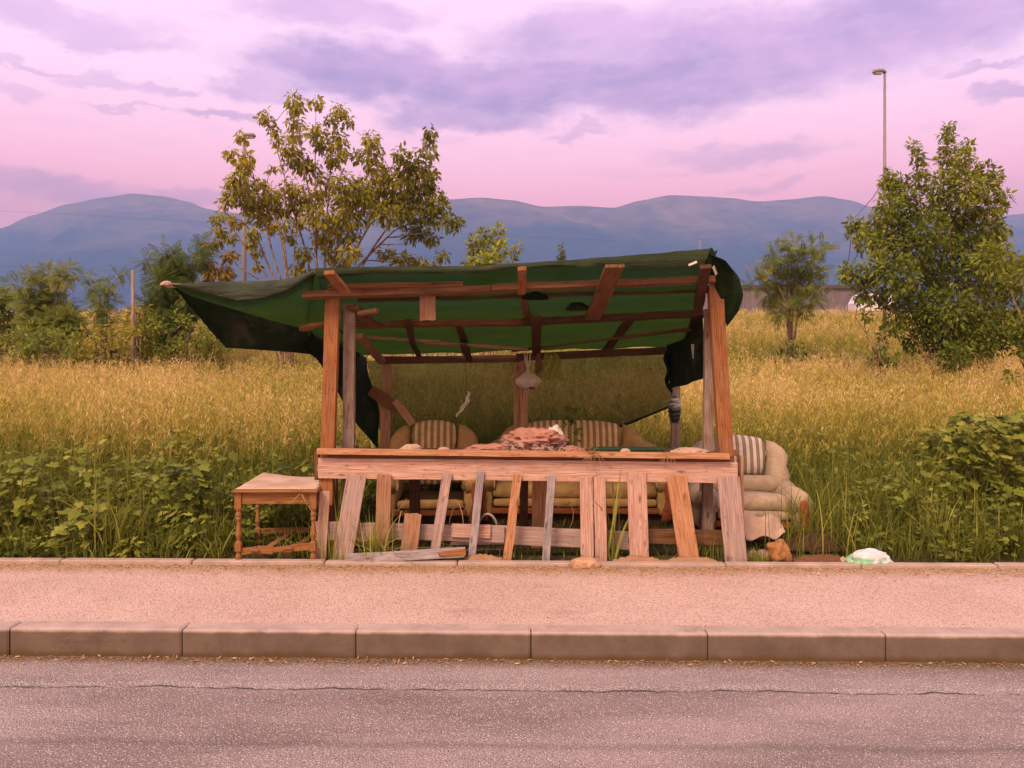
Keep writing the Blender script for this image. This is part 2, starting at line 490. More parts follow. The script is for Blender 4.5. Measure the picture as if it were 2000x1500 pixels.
def hill_mat():
    m, k = newmat('hill_scrub')
    ob = k.n('ShaderNodeTexCoord').outputs['Object']
    n = k.noise(k.scale(ob, (.0016, .0022, .004)), 1.0, 7, .62, .4)
    sz = k.n('ShaderNodeSeparateXYZ', {0: ob}).outputs[2]
    hi = k.remap(k.math('ADD', sz, k.math('MULTIPLY', k.math('SUBTRACT', n, .5), 900.0)), 480.0, 860.0)
    f = k.noise(k.scale(ob, (.01, .01, .02)), 1.0, 6, .7)
    wood_c = k.mix(k.remap(f, .35, .65), (.030, .045, .060), (.06, .075, .085))
    grass_c = k.mix(k.remap(f, .35, .65), (.28, .16, .10), (.48, .28, .18))
    finish(k, k.mix(hi, wood_c, grass_c), .95, None, spec=.05)
    return m

M = {}
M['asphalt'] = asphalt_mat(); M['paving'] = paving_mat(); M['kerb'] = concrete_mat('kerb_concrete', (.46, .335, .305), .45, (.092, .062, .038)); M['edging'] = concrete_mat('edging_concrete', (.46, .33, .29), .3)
M['soil'] = soil_mat(); M['hill'] = hill_mat()

# ------------------------------------------------------------------ road, kerb, pavement, edging
XL, XR = -40.0, 40.0
RZ = -0.155
def strip(name, d0, d1, z, mat, nx=80, ny=6, z1=None):
    mb = MB()
    def fn(u, v):
        X = XL + (XR - XL) * u
        return (X, road_y(d0 + (d1 - d0) * v, X), z + ((z1 if z1 is not None else z) - z) * v)
    mb.sheet(fn, nx, ny)
    return structure(mb.build(name, mat))
strip('road', -9.0, 4.40, RZ, M['asphalt'])
strip('pavement', 4.46, 5.76, -.004, M['paving'], z1=.0)
def kerb_row(name, d0, d1, ztop, zbot, seg, x0, mat, ch, jig, gap=.010):
    """one row of kerb stones: chamfered profile, open joints"""
    mb = MB(); X = x0; rnd = random.Random(5)
    while X < XR:
        a, b = X + gap / 2, X + seg - gap / 2
        dz, dy = rnd.uniform(-jig, jig), rnd.uniform(-jig, jig)
        prof = [(d0 + dy, zbot), (d0 + dy, ztop - ch + dz), (d0 + ch * .25 + dy, ztop - ch * .4 + dz), (d0 + ch + dy, ztop + dz), (d1, ztop + dz), (d1, zbot)]
        xs = [a, a + .012, b - .012, b]
        vs = []
        for i, x in enumerate(xs):
            for (d, z) in prof:
                sh = .006 if i in (0, 3) else 0
                vs.append((x, road_y(d + (sh if d < d1 else 0), x), z - (sh if z > zbot else 0)))
        n = len(prof); fs = []
        for i in range(3):
            for j in range(n - 1):
                fs.append([i * n + j, (i + 1) * n + j, (i + 1) * n + j + 1, i * n + j + 1])
        fs.append(list(range(n))); fs.append([3 * n + j for j in range(n)][::-1])
        mb.add(vs, fs); X += seg
    # joint bed
    mb.box(((XL + XR) / 2, 0, 0), (0.001, .001, .001))
    return structure(mb.build(name, mat))
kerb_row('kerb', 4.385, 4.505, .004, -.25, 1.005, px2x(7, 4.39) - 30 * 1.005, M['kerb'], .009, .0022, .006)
kerb_row('edging', 5.745, 5.815, .026, -.10, 1.003, px2x(375, 5.8) - 30 * 1.003, M['edging'], .008, .003, .008)
jb = MB()
jb.sheet(lambda u, v: (XL + (XR - XL) * u, road_y(4.40 + .09 * v, XL + (XR - XL) * u), -.16 + .145 * v), 60, 2)
jb.sheet(lambda u, v: (XL + (XR - XL) * u, road_y(5.752 + .05 * v, XL + (XR - XL) * u), -.02 + .03 * v), 60, 2)
structure(jb.build('kerb_bed', M['soil']))
# one ground sheet from the edging to the foot of the mountains
ys = np.concatenate([np.array([5.80, 5.9]), np.linspace(6.1, 12, 40), np.geomspace(12.3, 9000, 90)])
tx = np.linspace(-1, 1, 81)
g = MB()
gv = []
for Y in ys:
    hw = 14 + Y * 1.1
    for t in tx:
        X = hw * t
        z = ground_z(Y) + (.035 * mnoise.noise((X * .8, Y * .8, 0)) * sstep(6.1, 8, Y)) + .012 * mnoise.noise((X * 3, Y * 3, 4)) - .006
        gv.append((X, Y - (SK * X if Y < 12 else 0) * (1 if Y < 7 else max(0, (12 - Y) / 5)), z))
gf = []
for i in range(len(ys) - 1):
    for j in range(80):
        a = i * 81 + j; gf.append([a, a + 1, a + 82, a + 81])
g.add(gv, gf)
structure(g.build('ground', M['soil'], smooth=True))

# ------------------------------------------------------------------ mountains
RID = [(-500, 520), (-200, 485), (0, 445), (60, 420), (130, 398), (200, 385), (260, 377), (320, 383), (370, 394), (400, 407), (440, 413), (480, 418), (560, 424), (640, 422),
       (720, 410), (800, 398), (870, 389), (940, 385), (1000, 390), (1060, 403), (1130, 401), (1200, 405), (1250, 391), (1310, 380), (1380, 383), (1430, 386), (1480, 393), (1540, 389),
       (1610, 382), (1660, 390), (1710, 405), (1770, 415), (1850, 425), (1900, 428), (1950, 422), (2000, 417), (2200, 400), (2600, 430)]
def ridge(px):
    for (a, ya), (b, yb) in zip(RID, RID[1:]):
        if a <= px <= b:
            t = (px - a) / (b - a); t = t * t * (3 - 2 * t) * .5 + t * .5
            return ya + (yb - ya) * t
    return 500
def mountain():
    mb = MB(); NX, NY = 260, 46
    def fn(u, v):
        px = -450 + 3000 * u
        Yr = 4300 + 350 * math.sin(px * .004 + 1)          # ridge distance
        Zr = H0 + (HOR - ridge(px)) * Yr / F
        Y0 = 2500; Z0 = ground_z(Y0) - 8
        if v <= .8:
            t = v / .8
            Y = Y0 + (Yr - Y0) * t; X = (px - 1000) / F * (Yr * .55 + Y * .45)
            Z = Z0 + (Zr - Z0) * (t ** 1.25)
            gul = abs(mnoise.noise((X * .0022, Y * .0006, 1.3))) + .5 * abs(mnoise.noise((X * .006, Y * .0016, 4.3)))
            Z += -190 * gul * math.sin(math.pi * min(1, t)) ** .8 + 4 * mnoise.noise((X * .02, Y * .02, 0)) * t
            X = (px - 1000) / F * Yr * (.55 + .45 * Y / Yr)
        else:
            t = (v - .8) / .2
            Y = Yr + 500 * t; X = (px - 1000) / F * Yr; Z = Zr - 200 * t * t
        return (X, Y, Z)
    mb.sheet(fn, NX, NY)
    return structure(mb.build('mountains', M['hill'], smooth=True))
mountain()

# ------------------------------------------------------------------ haze: one closed box of even air round everything
HAZE = True
if HAZE:
    hb = MB(); hb.box((0, 2380, 465), (9000, 4960, 950))
    hm, k = newmat('haze_air')
    v = k.n('ShaderNodeVolumePrincipled', {'Color': C(.29, .49, 1.0), 'Density': 3.7e-4, 'Anisotropy': 0.0})
    k.n('ShaderNodeOutputMaterial', {'Volume': v.outputs[0]})
    ho = hb.build('haze', hm); ho['kind'] = 'stuff'

# ------------------------------------------------------------------ wood, cloth, net materials
M['pink'] = wood('pine_pale', (.62, .385, .31), (.30, .15, .105), .35, (.40, .30, .27))
M['pink2'] = wood('pine_weathered', (.50, .345, .31), (.235, .14, .115), .6, (.34, .265, .26))
M['greyw'] = wood('wood_grey', (.34, .29, .31), (.16, .125, .13), .6, (.44, .37, .39))
M['tan'] = wood('wood_tan', (.42, .225, .13), (.19, .085, .04), .35, (.34, .25, .20))
M['orange'] = wood('pine_orange', (.34, .135, .048), (.16, .05, .016), .3, (.28, .17, .11))
M['orange2'] = wood('pine_light_orange', (.54, .27, .145), (.27, .11, .05), .2, (.50, .33, .24))
M['brown'] = wood('roof_timber', (.20, .082, .034), (.07, .026, .012), .4, (.17, .11, .07))
M['darkw'] = wood('timber_dark', (.10, .045, .024), (.045, .02, .010), .2, (.10, .06, .04))
M['oldp'] = wood('post_grey_brown', (.30, .20, .15), (.14, .08, .05), .6, (.34, .27, .25))
M['tablew'] = wood('table_varnished', (.30, .135, .045), (.17, .065, .02), .3, (.26, .14, .07))
M['chairw'] = wood('chair_varnish', (.30, .085, .028), (.15, .038, .014), .1, (.22, .09, .04))

def net_mat(name, c, alpha, transl=.55, tcol=None):
    m, k = newmat(name)
    uv = k.n('ShaderNodeUVMap').outputs[0]
    ob = k.n('ShaderNodeTexCoord').outputs['Object']
    n = k.noise(ob, 4.0, 6, .65)
    w = k.noise(k.scale(ob, (60, 60, 420)), 1.0, 2, .5)
    wr = k.noise(k.scale(ob, (1.2, 2.5, 9)), 3.0, 5, .65, .6)
    col = k.mix(k.remap(n, .32, .7), scl(c, .62), scl(c, 1.15))
    col = k.mix(k.math('MULTIPLY', k.remap(w, .5, .68), .4), col, scl(c, 1.7))
    dust = k.noise(ob, 2.1, 6, .7)
    col = k.mix(k.math('MULTIPLY', k.remap(dust, .55, .75), .35), col, (.16, .13, .08))
    a = k.math('ADD', k.math('MULTIPLY', k.math('SUBTRACT', w, .5), .25), alpha, clamp=True) if alpha < 1 else None
    h = k.math('ADD', wr, k.math('MULTIPLY', w, .06))
    finish(k, col, .75, h, .9, .05, .15, transl=transl, tcol=tcol or C(*scl(c, 1.6)), alpha=a)
    return m
M['net'] = net_mat('shade_net', (.024, .044, .010), .985, .45, C(.023, .060, .009))
M['netsee'] = net_mat('shade_net_thin', (.034, .050, .010), .85, .3)
M['netdark'] = net_mat('shade_net_dark', (.010, .018, .007), 1.0, .10)
M['netgrey'] = net_mat('shade_net_hem', (.035, .046, .018), .99, .2)
M['nethem'] = net_mat('shade_net_tail_hem', (.058, .068, .040), .99, .2)

# roof plane of the stall: through both ends of the front beam and the middle of the back beam
A0, B0, C0 = P(640, 580, 5.92), P(1392, 555, 5.92), P(1030, 699, 7.78)
RN = (B0 - A0).cross(C0 - A0).normalized()
if RN.z < 0: RN = -RN
def RP(px, py, lift=0.0):
    """point of the roof plane (lifted along its normal) seen at a photo pixel"""
    d = P(px, py, 1.0) - Vector((0, 0, H0)); o = Vector((0, 0, H0)); q = A0 + RN * lift
    return o + d * ((q - o).dot(RN) / d.dot(RN))

stall = thing('market_stall', 'ramshackle wooden roadside stall under a sagging dark green net roof', 'market stall', (0, 5.95, 0))
def sub(mb, name, mat, bevel=.002, label=None, parent=stall, **kw):
    """a part of a thing standing at a root: geometry is in world space, so undo the root's place"""
    if parent is not None and parent.location.length > 0:
        off = Vector(parent.location)
        rz = Matrix.Rotation(-parent.rotation_euler.z, 3, 'Z')
        mb.v = [tuple(rz @ (Vector(p) - off)) for p in mb.v]
    o = mb.build(name, mat, parent, bevel=bevel, **kw)
    if label: o['label'] = label
    return o
def plank(name, a, b, w, th, mat, Y=None, up=(0, -1, 0), label=None, parent=stall, rag=(.01, .01), taper=1.0, nseg=10):
    pa = P(*a, Y) if Y is not None else Vector(a); pb = P(*b, Y) if Y is not None else Vector(b)
    return sub(MB().board(pa, pb, w, th, up, nseg=nseg, rag=rag, taper=taper), name, mat, label=label, parent=parent)
def pxw(w, Y): return w * Y / F

# --- posts
YF = 5.93
sub(MB().board(P(637, 985, 5.97), P(651, 572, 5.97), pxw(27, YF), .07, nseg=14), 'post', M['orange'], label='orange pine post at the front')
sub(MB().board(P(680, 1085, 6.12), P(683, 592, 6.12), pxw(22, 6.12), .06, nseg=14), 'post', M['oldp'], label='weathered grey post')
sub(MB().board(P(1430, 1085, 5.96), P(1396, 556, 5.96), pxw(28, YF), .07, nseg=14), 'post', M['orange'], label='leaning orange pine post at the front')
sub(MB().board(P(1380, 1085, 6.14), P(1386, 604, 6.14), pxw(19, 6.14), .06, nseg=14), 'post', M['oldp'], label='weathered grey post')
sub(MB().board(P(752, 1010, 7.72), P(756, 688, 7.72), pxw(20, 7.72), .08, nseg=12), 'post', M['tan'])
sub(MB().board(P(1009, 1010, 7.74), P(1010, 692, 7.74), pxw(13, 7.74), .06, nseg=12), 'post', M['tan'])
sub(MB().board(P(1023, 1010, 7.70), P(1024, 692, 7.70), pxw(15, 7.70), .07, nseg=12), 'post', M['tan'])
sub(MB().board(P(1319, 1010, 7.60), P(1319, 668, 7.60), pxw(16, 7.60), .07, nseg=12), 'post', M['oldp'])
# posts carrying the counter
sub(MB().board(P(1052, 1092, 6.35), P(1055, 905, 6.35), pxw(29, 6.35), .09), 'post', M['orange2'], label='short post under the counter')
sub(MB().board(P(1022, 1090, 6.42), P(1024, 905, 6.42), pxw(16, 6.42), .06), 'post', M['darkw'], label='short dark post under the counter')
sub(MB().board(P(812, 1090, 6.40), P(809, 905, 6.40), pxw(20, 6.40), .06), 'post', M['darkw'], label='short dark post under the counter')
sub(MB().board(P(652, 1090, 6.30), P(652, 905, 6.30), pxw(13, 6.30), .06), 'post', M['brown'], label='short post under the counter')
sub(MB().board(P(1376, 1080, 6.6), P(1378, 905, 6.6), pxw(20, 6.6), .06), 'post', M['oldp'], label='rotten short post under the counter')

# --- counter
FB = 5.90
def fy(px): return FB - SK * px2x(px, FB)
a, b = P(622, 914, fy(622)), P(1440, 923, fy(1440))
sub(MB().board(a, b, pxw(40, FB), .028, nseg=30, wob=.002, rag=(.01, .004)), 'front_board', M['pink'], label='wide pale board across the front of the counter')
a, b = P(620, 881, fy(640) - .045), P(1424, 891, fy(1424) - .045)
sub(MB().board(a, b, .043, .05, nseg=30, wob=.002), 'counter_rail', M['orange2'], label='orange batten along the counter edge')
a, b = P(640, 890, fy(640) + .02), P(1432, 897, fy(1424) + .02)
sub(MB().board(a, b, .05, .03, nseg=24), 'counter_rail', M['brown'], label='dark batten behind the counter edge')
top = MB()
for i in range(4):
    y0 = 6.0 + i * .105
    top.board((-1.44, y0 + .0, .800), (1.60, y0 - .05, .797), .10, .022, up=(0, 0, 1), nseg=14)
sub(top, 'counter_top', M['darkw'], label='planked counter top')
plank('end_board', (621, 880), (621, 935), .10, .03, M['brown'], 5.97, up=(-1, 0, 0))
plank('end_board', (1446, 888), (1447, 1000), .09, .025, M['tan'], 5.98, up=(1, 0, 0))
sub(MB().board(P(1300, 884, 6.3), P(1440, 884, 6.3), .05, .03), 'counter_rail', M['tan'])
sub(MB().board(P(655, 878, 6.2), P(700, 876, 6.2), .05, .04), 'counter_rail', M['oldp'])

# --- leaning pickets nailed to the front board
def pk(tx, ty, bx, by, w, mat, label, yt=-.03, rag=(.018, .022), taper=1.0, th=.018, yb=-.01):
    plank('picket', P(tx, ty, fy(tx) + yt), P(bx, by, fy(bx) + yb), pxw(w, FB), th, M[mat], up=(0, -1, .05), label=label, rag=rag, taper=taper)
pk(636, 932, 627, 1097, 20, 'pink', 'narrow whitish picket at the table end', yt=.022, yb=.0)
pk(697, 927, 668, 1098, 38, 'pink2', 'wide cracked picket leaning to one side')
pk(751, 927, 745, 1088, 28, 'tan', 'tan picket with dark bands')
pk(807, 1004, 797, 1090, 33, 'tan', 'short broken picket with a split top', yt=.0, rag=(.02, .01))
pk(874, 924, 848, 1086, 19, 'pink2', 'thin weathered picket leaning to one side')
pk(939, 921, 921, 1092, 15, 'greyw', 'thin grey picket')
pk(1011, 926, 990, 1098, 17, 'orange2', 'thin orange picket')
pk(1077, 931, 1066, 1095, 15, 'greyw', 'thin grey picket beside the wide pair')
pk(1145, 931, 1147, 1098, 25, 'pink', 'left board of the wide pale pair')
pk(1171, 932, 1174, 1098, 23, 'pink', 'right board of the wide pale pair')
pk(1243, 923, 1249, 1097, 37, 'pink', 'pale picket with a dark rotten streak')
pk(1321, 930, 1346, 1093, 39, 'orange2', 'orange picket leaning the other way')
pk(1422, 932, 1438, 1100, 43, 'pink2', 'wide knotty picket at the armchair end')
# lower rails behind the pickets
lr = 5.965
plank('lower_rail', (611, 1036), (765, 1040), pxw(36, lr), .02, M['pink2'], lr)
plank('lower_rail', (752, 1037), (985, 1044), pxw(31, lr), .02, M['pink2'], lr + .022)
plank('lower_rail', (882, 1036), (958, 1038), pxw(26, lr), .018, M['pink'], lr - .002)
plank('lower_rail', (882, 1040), (1232, 1056), pxw(36, lr), .02, M['pink2'], lr + .045)
plank('lower_rail', (1228, 1046), (1412, 1050), pxw(29, lr), .02, M['brown'], lr + .03)
plank('lower_rail', (640, 1075), (1000, 1070), .03, .02, M['oldp'], 6.25)
plank('lower_rail', (880, 1062), (1010, 1060), .02, .02, M['oldp'], 6.22)

# --- roof timbers (laid on the roof plane)
RU = tuple(-RN)
def roofb(name, a, b, w, th, mat, lift=0.0, label=None, up=None, ext=0):
    pa, pb = RP(*a, lift), RP(*b, lift)
    return sub(MB().board(pa, pb, w, th, up or RU, nseg=16, wob=.004, rag=(.012, .012)), name, M[mat], label=label)
roofb('roof_beam', (592, 577), (1000, 564), .062, .05, 'brown', -.01)
roofb('roof_beam', (960, 563), (1396, 546), .062, .05, 'brown', -.012)
roofb('roof_beam', (640, 561), (905, 556), .045, .04, 'brown', .03)
roofb('roof_beam', (700, 585), (1385, 566), .035, .04, 'darkw', .02)
roofb('roof_beam', (588, 642), (650, 627), .05, .04, 'orange', .0)
roofb('roof_beam', (694, 633), (1030, 630), .072, .05, 'brown', -.01)
roofb('roof_beam', (1020, 629), (1384, 612), .072, .05, 'darkw', -.012)
roofb('roof_beam', (672, 655), (860, 668), .022, .025, 'tan', -.01)
roofb('roof_beam', (830, 669), (1030, 682), .03, .03, 'tan', -.012)
roofb('roof_beam', (1000, 684), (1370, 640), .03, .03, 'brown', .01)
roofb('roof_beam', (748, 704), (1012, 700), .075, .05, 'darkw', -.02, up=(0, -1, 0))
roofb('roof_beam', (1008, 698), (1320, 684), .075, .05, 'darkw', -.022, up=(0, -1, 0))
# rafters and loose planks under the net
roofb('rafter', (643, 532), (676, 572), .075, .03, 'orange', -.045)
roofb('rafter', (1020, 524), (1019, 572), .06, .03, 'orange', -.03)
roofb('rafter', (1018, 570), (1034, 627), .055, .03, 'brown', .028)
roofb('rafter', (1201, 519), (1158, 622), .135, .025, 'brown', -.05, label='wide rough plank across the roof')
roofb('rafter', (1047, 620), (1048, 693), .085, .03, 'darkw', -.05)
roofb('rafter', (796, 626), (806, 668), .055, .03, 'darkw', -.045)
roofb('rafter', (800, 660), (822, 702), .045, .03, 'darkw', .02)
roofb('rafter', (893, 628), (912, 680), .06, .03, 'darkw', .02)
roofb('rafter', (905, 675), (917, 703), .065, .03, 'darkw', -.05)
roofb('rafter', (1242, 609), (1178, 692), .085, .03, 'darkw', .025)
roofb('rafter', (1378, 520), (1362, 612), .075, .03, 'darkw', -.045)
roofb('rafter', (1366, 600), (1340, 668), .06, .03, 'darkw', .02)
roofb('rafter', (690, 600), (735, 640), .09, .03, 'brown', -.05)
roofb('rafter', (672, 606), (712, 640), .07, .03, 'brown', .025)
roofb('rafter', (700, 612), (737, 606), .045, .03, 'tan', -.075)
roofb('rafter', (702, 655), (748, 708), .075, .04, 'tan', -.03)
plank('hanging_board', (835, 560), (836, 626), pxw(31, 5.98), .018, M['tan'], 5.98, label='short pale board hanging from the front beam')
plank('brace', (724, 762), (778, 800), .11, .03, M['brown'], 7.62)
plank('brace', (772, 782), (806, 828), .075, .03, M['tan'], 7.58)

# --- the green net: roof, front hem, tail stretched to the left, drapes at the sides and back
def lerp(a, b, t): return a + (b - a) * t
def path(pts, t):
    n = len(pts) - 1; i = min(n - 1, int(t * n)); return lerp(Vector(pts[i]), Vector(pts[i + 1]), t * n - i)
hemtop = [P(616, 523, 5.72), P(720, 521, 5.72), P(830, 520, 5.72), P(920, 520, 5.72), P(1019, 513, 5.72), P(1110, 508, 5.72), P(1200, 501, 5.71), P(1300, 493, 5.70), P(1388, 485, 5.70)]
hembot = [P(622, 546, 5.70), P(720, 535, 5.69), P(830, 535, 5.68), P(920, 535, 5.68), P(1019, 524, 5.68), P(1110, 523, 5.67), P(1200, 522, 5.66), P(1300, 528, 5.66), P(1372, 521, 5.66)]
def roof_fn(u, v):
    f = path(hemtop, u) + Vector((0, .01, -.004))
    back = lerp(RP(690, 694, .03), RP(1345, 676, .03), u)
    p = lerp(f, back, v)
    # follow the plane a little above the timbers, sagging between the beams
    q = RP(1000, 600, .03)
    dz = (p - A0).dot(RN)
    target = .04 - .035 * abs(math.sin(v * math.pi * 3.1)) * (1 - .3 * u)
    k = min(1, v * 5)
    p = p + RN * ((target - dz) * k)
    p.z += .020 * mnoise.noise((p.x * 2.2, p.y * 4, 0)) + .011 * mnoise.noise((p.x * 7, p.y * 9, 3))
    return p
rf = sub(MB().sheet(roof_fn, 70, 36), 'net_roof', M['net'], bevel=0, smooth=True)
def hem_fn(u, v):
    p = lerp(path(hemtop, u), path(hembot, u), v)
    p.y += -.03 * math.sin(math.pi * v) + .012 * mnoise.noise((p.x * 5, v * 2, 0))
    p.z += .006 * mnoise.noise((p.x * 4, v * 3, 7))
    return p
sub(MB().sheet(hem_fn, 90, 8), 'net_hem', M['netgrey'], bevel=0, smooth=True, parent=rf if False else stall, label='faded folded hem along the roof front')
# tail stretched out to a pole at the left
tip = P(336, 556, 5.98)
t_top = [tip, P(400, 551, 5.95), P(470, 549, 5.9), P(548, 547, 5.85), P(590, 537, 5.78), P(618, 524, 5.72)]
t_hem = [tip, P(400, 571, 5.92), P(462, 586, 5.86), P(510, 582, 5.82), P(560, 566, 5.76), P(614, 536, 5.70)]
t_back = [P(338, 560, 6.0), P(372, 577, 6.15), P(412, 591, 6.35), P(470, 608, 6.5), P(530, 626, 6.6), P(600, 644, 6.7)]
t_low = [P(339, 562, 6.0), P(372, 600, 6.25), P(440, 679, 6.75), P(500, 683, 6.8), P(570, 688, 6.85), P(606, 692, 6.9)]
def tail1(u, v):
    p = lerp(path(t_top, u), path(t_hem, u), v); p.y -= .03 * math.sin(math.pi * v)
    p.z += .008 * (1 - v) * mnoise.noise((p.x * 6, v * 2, 1)); return p
def tail2(u, v):
    p = lerp(path(t_hem, u), path(t_back, u), v) + Vector((0, .004, .004)) * (1 - v); p.z -= .03 * math.sin(math.pi * v) * math.sin(math.pi * u)
    p.z += .016 * math.sin(math.pi * v) * mnoise.noise((p.x * 5, p.y * 5, 1)); return p
def tail3(u, v):
    p = lerp(path(t_back, u), path(t_low, u), v); p.y += .05 * math.sin(math.pi * v)
    p.y += .03 * v * mnoise.noise((p.x * 5, p.z * 7, 1)); return p
sub(MB().sheet(tail1, 40, 8), 'net_hem', M['nethem'], bevel=0, smooth=True, label='faded hem of the outstretched net tail')
sub(MB().sheet(tail2, 40, 12), 'net_tail', M['net'], bevel=0, smooth=True, label='green underside of the outstretched net tail')
sub(MB().sheet(tail3, 40, 14), 'net_drape', M['netdark'], bevel=0, smooth=True, label='dark net hanging below the tail')
# bridge from the tail to the roof's left edge
lf = [path(hemtop, 0) + Vector((0, .02, -.02)), RP(640, 600, .03), RP(672, 650, .03), RP(700, 694, .03)]
lb = [P(604, 534, 5.735), P(600, 600, 6.35), P(600, 645, 6.7), P(606, 690, 6.9)]
sub(MB().sheet(lambda u, v: lerp(path(lb, v), path(lf, v), u) - Vector((0, 0, .03 * math.sin(math.pi * u))), 10, 20), 'net_tail', M['net'], bevel=0, smooth=True)
# left side drape, falling towards the back
d_top = [P(600, 642, 6.68), P(622, 646, 6.85), P(664, 660, 7.1), P(700, 690, 7.55), P(722, 700, 7.80)]
d_bot = [P(598, 690, 6.80), P(622, 712, 6.95), P(655, 765, 7.2), P(705, 836, 7.55), P(746, 878, 7.80)]
sub(MB().sheet(lambda u, v: lerp(path(d_top, u), path(d_bot, u), v) + Vector((.03 * math.sin(v * 7 + u * 4), .03 * math.sin(u * 17), 0)), 30, 20), 'net_drape', M['netdark'], bevel=0, smooth=True, label='dark side drape falling to the back corner')
# back net, thin enough to see the grass through
b_top = [P(716, 704, 7.84), P(860, 704, 7.84), P(1015, 703, 7.84), P(1170, 694, 7.84), P(1310, 684, 7.84)]
b_bot = [P(748, 876, 7.86), P(860, 905, 7.88), P(1060, 884, 7.88), P(1225, 828, 7.86), P(1312, 792, 7.84)]
def backnet(u, v):
    p = lerp(path(b_top, u), path(b_bot, u), v); p.y += .03 * math.sin(u * 19) * v + .04 * mnoise.noise((p.x * 2, p.z * 3, 0)); return p
sub(MB().sheet(backnet, 40, 24), 'back_net', M['netsee'], bevel=0, smooth=True, label='thin see-through net across the back')
hm_ = MB()
hm_.tube([path(b_bot, i / 30) + Vector((0, -.01, 0)) for i in range(31)], .012, 6)
sub(hm_, 'net_hem', M['netdark'], bevel=0, smooth=True, label='rolled lower hem of the back net')
# right side drape and the bundle at the front corner
r_top = [RP(1372, 600, .02), RP(1352, 645, .02), P(1308, 676, 7.6)]
r_bot = [P(1378, 735, 6.5), P(1352, 748, 7.0), P(1312, 758, 7.6)]
sub(MB().sheet(lambda u, v: lerp(path(r_top, u), path(r_bot, u), v) + Vector((.02 * math.sin(u * 11), .0, 0)), 20, 12), 'net_drape', M['netdark'], bevel=0, smooth=True, label='dark drape inside the right side')
bc = [P(1380, 500, 5.74), P(1396, 512, 5.86), P(1412, 540, 5.98), P(1422, 575, 6.02), P(1422, 605, 6.02), P(1417, 634, 6.0)]
bw = [.05, .10, .125, .115, .075, .012]
def bundle(u, v):
    i = v * 5; k = min(4, int(i)); t = i - k
    c = lerp(bc[k], bc[k + 1], t); r = bw[k] + (bw[k + 1] - bw[k]) * t
    a = 2 * math.pi * u
    fold = 1 + .22 * math.sin(a * 5 + v * 3) * (.4 + v)
    return c + Vector((math.cos(a) * r * .85 * fold, math.sin(a) * r * 1.2 * fold, math.sin(a * 3) * .015))
sub(MB().sheet(bundle, 48, 24), 'net_bundle', M['net'], bevel=0, smooth=True, label='net gathered at the front corner post')
sub(MB().sheet(lambda u, v: lerp(lerp(P(1386, 486, 5.71), P(1401, 492, 5.80), u), lerp(P(1374, 521, 5.68), P(1392, 515, 5.78), u), v) + Vector((0, -.03 * math.sin(u * 3.1), .012 * math.sin(u * 9))), 12, 10), 'net_bundle', M['net'], bevel=0, smooth=True)
# torn net round the back right post
tb = [P(1312, 672, 7.55), P(1309, 700, 7.54), P(1304, 735, 7.54), P(1308, 765, 7.55)]
sub(MB().sheet(lambda u, v: path(tb, v) + Vector((.10 * (u - .5) * (1.2 - v) + .02 * math.sin(v * 14), .03 * math.sin(u * 9 + v * 5), .02 * math.sin(u * 21))), 14, 16), 'net_drape', M['netdark'], bevel=0, smooth=True, label='torn black net round the back post')
plank('net_pole', P(324, 557, 6.0), P(420, 560, 6.12), .03, .03, M['pink'], up=(0, -1, 0), label='thin pole holding out the net tail')

# ------------------------------------------------------------------ side table with a cardboard sheet
TX = (px2x(466, 5.85) + px2x(611, 5.85)) / 2
table = thing('side_table', 'small varnished side table with turned legs and one broken stretcher', 'table', (TX, 6.08, 0), R(1.0))
hw = (px2x(611, 5.85) - px2x(466, 5.85)) / 2
mb = MB(); mb.box((0, 0, .548), (2 * hw + .085, .57, .018)); mb.build('tabletop', M['tablew'], table, bevel=.006)
mb = MB()
for s in (-1, 1):
    mb.box((0, s * .235, .49), (2 * hw - .05, .018, .085)); mb.box((s * (hw - .0), 0, .49), (.018, .42, .085))
mb.build('apron', M['tablew'], table, bevel=.002)
PROF = [(.0, .017), (.02, .022), (.05, .023), (.075, .016), (.085, .019), (.09, .026), (.155, .026), (.16, .02), (.17, .014), (.185, .017), (.215, .0255), (.25, .021), (.29, .0145), (.315, .013), (.325, .019), (.34, .021), (.35, .015), (.36, .021), (.378, .021), (.388, .016), (.40, .022), (.415, .023)]
leg0 = None
for sx in (-1, 1):
    for sy in (-1, 1):
        if leg0 is None:
            mb = MB(); mb.lathe((0, 0, 0), PROF, 18); mb.box((0, 0, .122), (.048, .048, .062)); mb.box((0, 0, .478), (.05, .05, .13))
            leg0 = mb.build('leg', M['tablew'], table, bevel=.002); o = leg0
        else:
            o = leg0.copy(); COL.objects.link(o); o.parent = table
        o.location = (sx * hw, sy * .235, 0)
mb = MB(); pts = [(-hw + .02, -.235, .085), (-hw * .5, -.24, .10), (-.02, -.24, .098), (hw * .4, -.24, .112), (hw, -.235, .125)]
for i in range(4): mb.board(pts[i], pts[i + 1], .05 + .012 * math.sin(i * 2.2), .02)
mb.rbox((-hw * .55, -.262, .10), (.07, .02, .022), .009, n=3); mb.rbox((hw * .35, -.262, .115), (.07, .02, .022), .009, n=3)
mb.build('stretcher', M['tablew'], table, bevel=.002, )['label'] = 'slanting front stretcher with two pegs'
mb = MB(); mb.board((-hw, .235, .13), (hw, .235, .145), .045, .02); mb.build('stretcher', M['tablew'], table, bevel=.002)
for x0 in (-.14, .07):
    mb = MB(); mb.board((x0, -.2, .055), (x0 + .17, .16, .155), .05, .018, up=(0, -.3, 1)); mb.build('stretcher', M['tablew'], table, bevel=.002)['label'] = 'loose broken stretcher lying across the frame'
m, k = newmat('cardboard'); ob = k.n('ShaderNodeTexCoord').outputs['Object']
